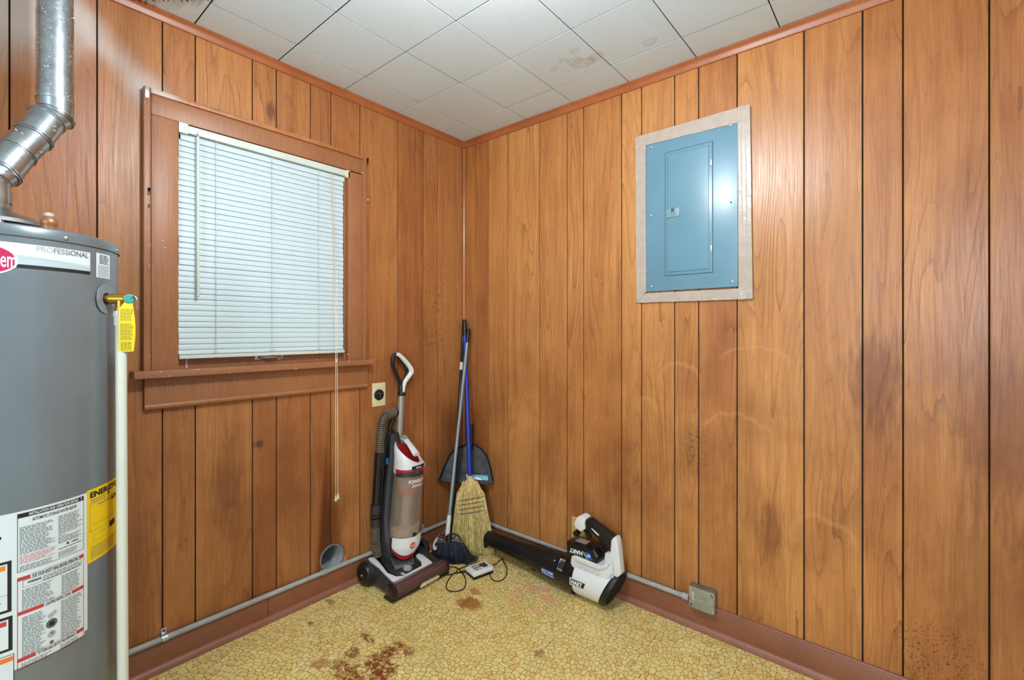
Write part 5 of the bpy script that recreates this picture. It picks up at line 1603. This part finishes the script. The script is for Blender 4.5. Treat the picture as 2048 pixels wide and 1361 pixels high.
dpan = thing('dustpan', DP_(935, 968), 'black dustpan with a blue and white label wedged upright across the corner behind the brooms', 'dustpan')
outl = [(877, 961), (880, 950), (888, 930), (897, 912), (908, 899), (920, 893), (932, 889), (936, 884), (937, 850), (946, 850), (947, 886), (955, 892), (966, 900), (976, 914), (983, 936), (987, 962), (986, 968), (930, 964), (877, 960)]
outl = outl[:-1]
b = MB(); b.prism([DP_(*p, -.004) for p in outl], pn_ * .003, bev=.0008, seg=1); b.build('pan_floor', plain('dustpan_black', (22, 23, 26), .5), dpan)
rim = [(878, 960), (884, 944), (892, 924), (902, 906), (914, 896), (927, 891), (940, 886), (953, 891), (965, 900), (975, 915), (982, 938), (986, 963)]
q = bez([DP_(*p, .012) for p in rim], 4)
b = MB(); V = []; F_ = []
for i, c in enumerate(q):
    inn = (DP_(935, 945, .012) - c).normalized() * .010
    pr_ = [c + pn_ * .003, c + pn_ * .005 + inn * .3, c + inn * .8 - pn_ * .014, c - pn_ * .016]
    V += pr_
for i in range(len(q) - 1):
    for j in range(4): F_.append((i * 4 + j, i * 4 + (j + 1) % 4, (i + 1) * 4 + (j + 1) % 4, (i + 1) * 4 + j))
F_ += [(0, 1, 2, 3), tuple(len(V) - 4 + j for j in range(4))]
b.add(V, F_); b.build('raised_rim', BLACK, dpan)
b = MB(); b.tube([DP_(887, 940, .002), DP_(978, 948, .002)], .0032, 8); b.tube([DP_(886, 944, .002), DP_(978, 952, .002)], .0016, 8); b.build('lip_ridge', DGREY, dpan)
b = MB(); b.prism([DP_(*p, .004) for p in [(877, 957), (930, 962), (987, 965), (987, 970), (930, 968), (877, 963)]], pn_ * .004, bev=.001); b.build('rubber_lip', BLACK, dpan)
b = MB(); b.tube([DP_(941, 900, .004), DP_(942, 849, .004)], .0150, 16); b.build('handle_socket', BLACK, dpan)
lab = [(945, 949), (976.5, 950.5), (976, 961.5), (933, 958), (933, 949)]
b = MB(); b.prism([DP_(*p, .001) for p in lab], pn_ * .0012); lb = b.build('pan_label', SKYM, dpan)
b = MB(); b.prism([DP_(*p, .0024) for p in [(946, 955), (952, 954), (960, 957), (965, 961), (933, 958.5), (933, 950), (938, 950)]], pn_ * .0004); b.build('label_swoosh', PAPER, lb)
b = MB(); b.prism([DP_(*p, .0024) for p in [(967, 956), (975.5, 957), (975, 961), (966.5, 960)]], pn_ * .0006); b.build('label_barcode_patch', PAPER, lb)
for k in range(3): MB().prism([DP_(*p, .0031) for p in [(968 + 2.3 * k, 957.3), (969.6 + 2.3 * k, 957.5), (969.3 + 2.3 * k, 959.8), (967.8 + 2.3 * k, 959.6)]], pn_ * .0003).build('label_mark', INK, lb)
MB().sphere(DP_(979, 948, .006), .004, n=10).build('rim_clip', STEEL, dpan)

# white cord coiled behind the broom head
co = thing('white_cord', FZ(868, 1095), 'loose coil of white cord on the floor behind the grey-handled broom', 'cord')
b = MB(); R = random.Random(4)
for k in range(3):
    b.tube(bez([KL(880, 1070 + 2 * k, 2.56), KL(872, 1078 + 3 * k, 2.53), KL(867 + k, 1090, 2.52), KL(868 + 2 * k, 1100, 2.50), KL(874, 1094 - 3 * k, 2.53), KL(882, 1080 + 3 * k, 2.55), KL(888, 1084, 2.55)], 6), .0022, 6)
b.build('cord_strand', plain('off_white_cord', (208, 204, 194), .6), co)
b = MB(); b.tube([KL(896, 1052, 2.60), KL(885, 1068, 2.57), KL(880, 1076, 2.56)], .0008, 5); b.build('cord_end', plain('off_white_cord', (208, 204, 194), .6), co)

# ================================================================== CHARGER
ch = thing('battery_charger', FZ(955, 1145), 'small white charger with a black label lying on the yellow floor between brooms and blower', 'charger')
cz0, cz1 = Z0 + .010, Z0 + .034
top = [FZ(934.5, 1135, cz1), FZ(944, 1149.5, cz1 - .001), FZ(985.5, 1136, cz1), FZ(972.5, 1120.5, cz1)]
low = [FZ(934.5, 1143, cz0), FZ(948, 1157, cz0), FZ(985, 1142, cz0), FZ(972, 1128, cz0)]
cen = sum(top, Vector()) / 4
ex = (top[3] - top[0] + top[2] - top[1]).normalized(); ey = (top[1] - top[0] + top[2] - top[3]).normalized(); L_ = ((top[3] - top[0]).length + (top[2] - top[1]).length) / 2; Wd = ((top[1] - top[0]).length + (top[2] - top[3]).length) / 2
ey = (ey - ex * ey.dot(ex)).normalized()
cen.z = 0
M = Matrix.Translation(cen) @ Matrix((ex, ey, ex.cross(ey) if ex.cross(ey).z > 0 else -ex.cross(ey))).transposed().to_4x4()
MB().box((-L_ / 2 + .002, -Wd / 2 + .002, Z0), (L_ / 2 - .002, Wd / 2 - .002, Z0 + .016), bev=.004, M=M).build('lower_case', BLACK, ch)
MB().box((-L_ / 2, -Wd / 2, Z0 + .015), (L_ / 2, Wd / 2, Z0 + .036), bev=.006, seg=3, M=M).build('upper_case', WHITEP, ch)
sg = 1 if ey.dot(FWD) > 0 else -1
d = Decal(lambda u, v, h: M @ Vector((u, v * sg, Z0 + .0362 + h)))
hw, hh = L_ / 2, Wd / 2
d.rect(-hw * .62, hh * -.1, hw * .2, hh * .62, INK, .0003); d.rect(hw * .2, hh * -.45, hw * .72, hh * .62, plain('dark_red_print', (70, 44, 44), .4), .0003)
d.text('HART', -hw * .58, hh * .02, hw * .14, hh * .52, INKW, .0006, .03); d.lines(-hw * .6, -hh * .55, hw * .15, -hh * .2, 2, INKG, .0005, rag=.2, word=.004); d.text('40V', -hw * .56, -hh * .55, -hw * .34, -hh * .2, INKG, .0006, .03)
d.build('label_printing', ch)
cab = plain('black_cable', (20, 20, 22), .45)
zc_ = Z0 + .0032


def cable(pts, name, z=zc_, rr=.0026):
    b = MB(); b.tube(bez([FZ(px, py, zz_ if (zz_ := (q[0] if q else z)) else z) for px, py, *q in pts], 8), rr, 8); b.build(name, cab, ch)


cable([(936, 1141, Z0 + .016), (925, 1143), (916, 1146), (914, 1141), (925, 1136), (932, 1134), (936, 1132, Z0 + .01)], 'cable')
cable([(934, 1144, Z0 + .012), (925, 1146), (915, 1147), (905, 1150), (895, 1164), (892, 1174), (896, 1181), (907, 1184), (920, 1182), (929, 1176), (931.5, 1164), (929, 1154), (922, 1144), (916, 1138), (908, 1135), (893, 1134)], 'cable')
cable([(912, 1145), (905, 1149), (893, 1151), (882, 1149)], 'cable')
cable([(986, 1131, Z0 + .018), (994, 1127), (1004, 1118), (1007, 1124), (1012, 1133), (1014, 1144), (1011, 1154), (1004, 1161), (994, 1163.5), (985, 1160), (980, 1152), (979.5, 1146, Z0 + .010)], 'cable')

# ================================================================== LEAF BLOWER
BY = -.105
bl = thing('leaf_blower', (.9, BY, Z0), 'black and white cordless leaf blower lying along the foot of the right wall', 'leaf blower')


def BP(px, py, y=BY): return RY(px, py, y)


tip = BP(977, 1077, BY); z_ax = lambda x: tip.z + (.098 - tip.z) * (x - tip.x) / (.86 - tip.x)
xs = [(tip.x, .0375), (tip.x + .012, .0395), (.40, .041), (.50, .044), (.60, .051), (.68, .060), (.74, .067), (.79, .070), (.815, .0715)]
n = 40
b = MB(); b.tube([Vector((x, BY, z_ax(x))) for x, r in xs], [r for x, r in xs], n, False)
b.tube([Vector((tip.x + .002, BY, z_ax(tip.x))), Vector((tip.x + .16, BY, z_ax(.45)))], .034, 32, False)
b.build('nozzle_tube', BLACK, bl)
b = MB(); b.lathe([(.035, 0), (.0405, -.001), (.0415, .004), (.0405, .009)], Vector((tip.x, BY, tip.z)), (1, 0, 0), 40, 0, False); b.build('nozzle_rim', BLACK, bl)
b = MB(); b.tube([Vector((tip.x + .03, BY - .0385, z_ax(.33) - .012)), Vector((.50, BY - .043, z_ax(.5) - .014)), Vector((.62, BY - .050, z_ax(.62) - .016))], .0012, 6); b.build('mould_seam', BLACKG, bl)
for (px, py) in ((1069, 1138), (1149, 1180), (972, 1092)):
    p = BP(px, py, BY - .02); MB().box((p.x - .014, BY - .032, Z0 if px > 1100 else p.z - .008), (p.x + .010, BY - .018, p.z + .014), bev=.003).build('rest_nub', BLACK, bl)
AXZ = .098
b = MB(); b.tube([Vector((x, BY, AXZ)) for x in (.808, .820, .850, .862, .920)], [.0725, .0745, .0745, .0795, .0800], n, True); b.build('lock_ring', BLACKG, bl)
# white fan housing, cut obliquely at the back
b = MB(); rings = []
for (x, r) in [(.912, .078), (.916, .0808), (.925, .0815), (.96, .0815), (1.01, .0815)]:
    rings.append([Vector((x, BY + r * math.cos(2 * PI * k / n), AXZ + r * math.sin(2 * PI * k / n))) for k in range(n)])
r = .082; rings.append([Vector((1.072 + .46 * r * math.sin(2 * PI * k / n), BY + r * math.cos(2 * PI * k / n), AXZ + r * math.sin(2 * PI * k / n))) for k in range(n)])
b.loft(rings); b.build('fan_housing', WHITEP, bl)
b = MB(); rings = []
for (x, r) in [(1.070, .0830), (1.076, .0840), (1.092, .083), (1.100, .078), (1.096, .066)]:
    rings.append([Vector((x + .46 * r * math.sin(2 * PI * k / n), BY + r * math.cos(2 * PI * k / n), AXZ + r * math.sin(2 * PI * k / n))) for k in range(n)])
b.loft(rings, caps=False); b.build('intake_ring', BLACK, bl)
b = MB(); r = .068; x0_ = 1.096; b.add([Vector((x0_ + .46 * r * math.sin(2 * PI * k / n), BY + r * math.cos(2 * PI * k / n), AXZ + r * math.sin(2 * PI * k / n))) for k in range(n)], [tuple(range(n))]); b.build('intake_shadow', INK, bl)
for k in range(7):
    y = BY - .054 + .018 * k; hgt = math.sqrt(max(0, .068 ** 2 - (y - BY) ** 2))
    MB().tube([Vector((x0_ + .004 - .46 * hgt, y, AXZ - hgt)), Vector((x0_ + .004 + .46 * hgt, y, AXZ + hgt))], .0018, 6).build('intake_slat', BLACK, bl)
# panel seams and ribs on the housing
for k in range(3):
    a = math.radians(20 + 9 * k); MB().tube([Vector((.935 + .012 * k, BY - .0818 * math.cos(a), AXZ + .0818 * math.sin(a) - .05)), Vector((.985 + .006 * k, BY - .0818 * math.cos(a), AXZ + .0818 * math.sin(a) - .05))], .0012, 6).build('housing_rib', WHITEM, bl)
y1f = BY - .062; y1b = BY + .040


def PR_(pts, yf, yb, name, mat, bev=.003, parent=bl):
    b = MB(); b.prism([RY(px, py, yf) for px, py in pts], (0, yb - yf, 0), bev=bev); return b.build(name, mat, parent)


PR_([(1143, 1112), (1150, 1113), (1196, 1132), (1207, 1130), (1216, 1131), (1222, 1150), (1212, 1166), (1150, 1146), (1141, 1127)], y1f + .006, y1b, 'battery_cradle', WHITEP, .004)
PR_([(1145, 1112.5), (1151, 1113), (1198, 1132.5), (1216, 1130), (1215, 1135), (1196, 1140), (1148, 1120)], y1f - .004, y1b + .004, 'cradle_lip', WHITEP, .002)
for k in range(4):
    p = RY(1163 + 11 * k, 1131 + 4.6 * k, y1f + .006); MB().box((p.x - .011, y1f - .0010, p.z - .010), (p.x + .009, y1f + .008, p.z + .009), bev=.003).build('cradle_rib', WHITEM, bl)
PR_([(1208, 1124), (1210, 1107), (1221, 1110), (1226, 1130), (1226, 1160), (1214, 1152), (1208, 1130)], BY - .046, BY + .012, 'rear_pocket', WHITEM, .003)
PR_([(1220, 1112), (1222, 1082), (1227, 1075.5), (1232, 1077), (1235, 1086), (1242, 1150), (1226, 1164), (1218, 1150)], BY - .034, BY + .006, 'rear_tower', WHITEP, .005)
PR_([(1168.5, 1044), (1173, 1039), (1179, 1040), (1228, 1077), (1223, 1108), (1210, 1108), (1207, 1095), (1196, 1079), (1180, 1065), (1169, 1060)], BY - .020, BY + .020, 'grip', BLACK, .007)
PR_([(1182, 1057.5), (1184, 1058), (1197, 1070), (1197.5, 1073), (1190, 1067)], BY - .0225, BY - .018, 'grip_inlay', WHITEP, .0008)
PR_([(1147, 1049), (1152, 1037), (1158, 1032.5), (1163, 1033), (1171, 1039), (1168.5, 1048), (1170, 1059), (1161, 1065), (1149, 1055)], BY - .027, BY + .027, 'handle_head', WHITEP, .006)
PR_([(1166, 1062), (1170, 1060), (1177, 1069), (1181, 1076), (1179, 1079), (1175, 1076)], BY - .010, BY + .010, 'trigger', BLACK, .003)
b = MB(); p = RY(1154, 1066, BY); b.tube([p + Vector((0, -.016, 0)), p + Vector((0, .016, 0))], .013, 20); b.tube([p, RY(1158, 1076, BY)], .007, 10); b.build('speed_knob', BLACK, bl)
# battery pack
byf, byb = BY - .058, BY + .034
bpts = [(1132.5, 1083), (1187, 1099.5), (1196, 1113), (1196, 1127), (1191, 1130), (1134, 1110)]
b = MB(); b.prism([RY(px, py, byf) for px, py in bpts], (0, byb - byf, 0), bev=.005); bat = b.build('battery_pack', BLACKG, bl)
A = RY(1132.5, 1083, byf); B = RY(1187, 1099.5, byf); C_ = RY(1134, 1110, byf)
bu = (B - A).normalized(); bv = bu.cross(Vector((0, -1, 0))).normalized()
if bv.z > 0: bv = -bv
# print on the battery's front face (the pack is mounted upside down)
d = Decal(lambda u, v, h: A + bu * u + bv * v + Vector((0, -.0002 - h, 0)))
Lb = (B - A).length
d.text('HART', .088, .026, .018, .046, INKW, .0006, .04)
d.poly([(.090, .024), (.093, .024), (.113, .054), (.110, .054)], INKW, .0006)
d.poly([(.096, .024), (.130, .024), (.140, .050), (.116, .054)], INKB, .0006)
d.text('40V', .130, .030, .110, .044, INKW, .0009, .03)
d.build('battery_printing', bat)
q = [RY(px, py, byf - .0006) for px, py in [(1186, 1100), (1188, 1101), (1196, 1113), (1193, 1116)]]
b = MB(); b.prism(q, (0, -.0015, 0)); b.build('battery_release', plain('release_grey', (92, 100, 110), .35), bat)
tp = [(1150, 1082), (1158, 1076), (1176, 1082), (1166, 1090)]
nz = bv * -1
Ttop = lambda u, y, h: A + bu * u + Vector((0, y, 0)) + nz * (.0008 + h)
b = MB(); b.prism([Ttop(.035, .022, 0), Ttop(.095, .022, 0), Ttop(.095, .066, 0), Ttop(.035, .066, 0)], nz * .0006); b.build('battery_label', LABELGREY, bat)
b = MB(); b.prism([Ttop(.075, .023, .0007), Ttop(.094, .023, .0007), Ttop(.094, .060, .0007), Ttop(.080, .060, .0007)], nz * .0003); b.build('label_patch', plain('salmon_print', (190, 130, 104), .5, var=.15, vscale=200), bat)


# prints wrapped on the round body
def cylx(px, py, r):
    d_ = ray(px, py); oy, oz = CAM.y - BY, CAM.z - AXZ
    a = d_.y ** 2 + d_.z ** 2; b_ = oy * d_.y + oz * d_.z; c = oy * oy + oz * oz - r * r
    t = (-b_ - math.sqrt(max(0, b_ * b_ - a * c))) / a; P = CAM + d_ * t
    return P.x, math.atan2(P.z - AXZ, -(P.y - BY)) * r


def FB(r):
    return lambda u, v, h: Vector((u, BY - (r + h) * math.cos(v / r), AXZ + (r + h) * math.sin(v / r)))


r = .0818
xa, va_ = cylx(1140, 1163, r); xb, vb_ = cylx(1165, 1172, r)
_, vtop = cylx(1150, 1157, r); _, vbot = cylx(1152, 1178, r)
x0_, v0_ = cylx(1139, 1160, r); x1_, _ = cylx(1172, 1174, r); hgt = .034; vm = (cylx(1153, 1168, r)[1])
d = Decal(FB(r)); d.poly([(x0_, vm - hgt / 2), (x1_ - .010, vm - hgt / 2), (x1_, vm + hgt / 2), (x0_, vm + hgt / 2)], WHITEP, .0010)
d.poly([(x0_ + .005, vm - hgt / 2 + .005), (x1_ - .015, vm - hgt / 2 + .005), (x1_ - .005, vm + hgt / 2 - .004), (x0_ + .005, vm + hgt / 2 - .004)], INK, .0014)
d.text('HART', x0_ + .010, vm - .0095, x1_ - .020, vm + .010, INKW, .0019, .05)
xx, vv = cylx(1216, 1155, r); d.text('40v', xx - .012, vv - .003, xx + .006, vv + .005, INK, .0010, .03)
d.build('body_printing', bl)
r2 = .0705
def radx(u):
    for (a, ra), (c, rc) in zip(xs[:-1], xs[1:]):
        if u <= c: return ra + (rc - ra) * (u - a) / (c - a) + .0008
    return .0760


d = Decal(lambda u, v, h: Vector((u, BY - (radx(u) + h) * math.cos(v / .07), z_ax(u) + (radx(u) + h) * math.sin(v / .07))), .006)
x0_, v0_ = cylx(1106, 1150, r2); x1_, v1_ = cylx(1127, 1158, r2); x1_ = min(x1_, .806); x0_ = x1_ - .078; vm = (v0_ + v1_) / 2 - .006; hgt = .034
d.rect(x0_, vm - hgt / 2, x1_, vm + hgt / 2, INKB, .0012); d.text('325 CFM', x0_ + .004, vm + .001, x1_ - .004, vm + .012, INKW, .0018, .03); d.text('TURBO FAN', x0_ + .003, vm - .012, x1_ - .003, vm - .003, INKW, .0018, .02)
d.build('fan_label', bl)
d = Decal(d.F, .006)
x2_, v2_ = cylx(1119, 1128, r2); x3_, v3_ = cylx(1137, 1132, r2)
d.rect(x2_ + .006, v2_ - .028, x2_ + .040, v2_ + .022, LABELGREY, .0012); d.lines(x2_ + .008, v2_ - .026, x2_ + .038, v2_ + .020, 8, INKG, .0015, rag=.2, word=.004)
for k in range(5): d.ell(x2_ + .001 + .001 * (k % 2), v2_ - .022 + .010 * k, .0035, .0042, [INKY, INKB, INKB, INKY, INKW][k], .0014, 12)
d.build('warning_label', bl)
d = Decal(d.F); d.ell(x2_ - .030, v2_ + .004, .0035, .0022, INKW, .0012, 10); d.build('paint_fleck', bl)
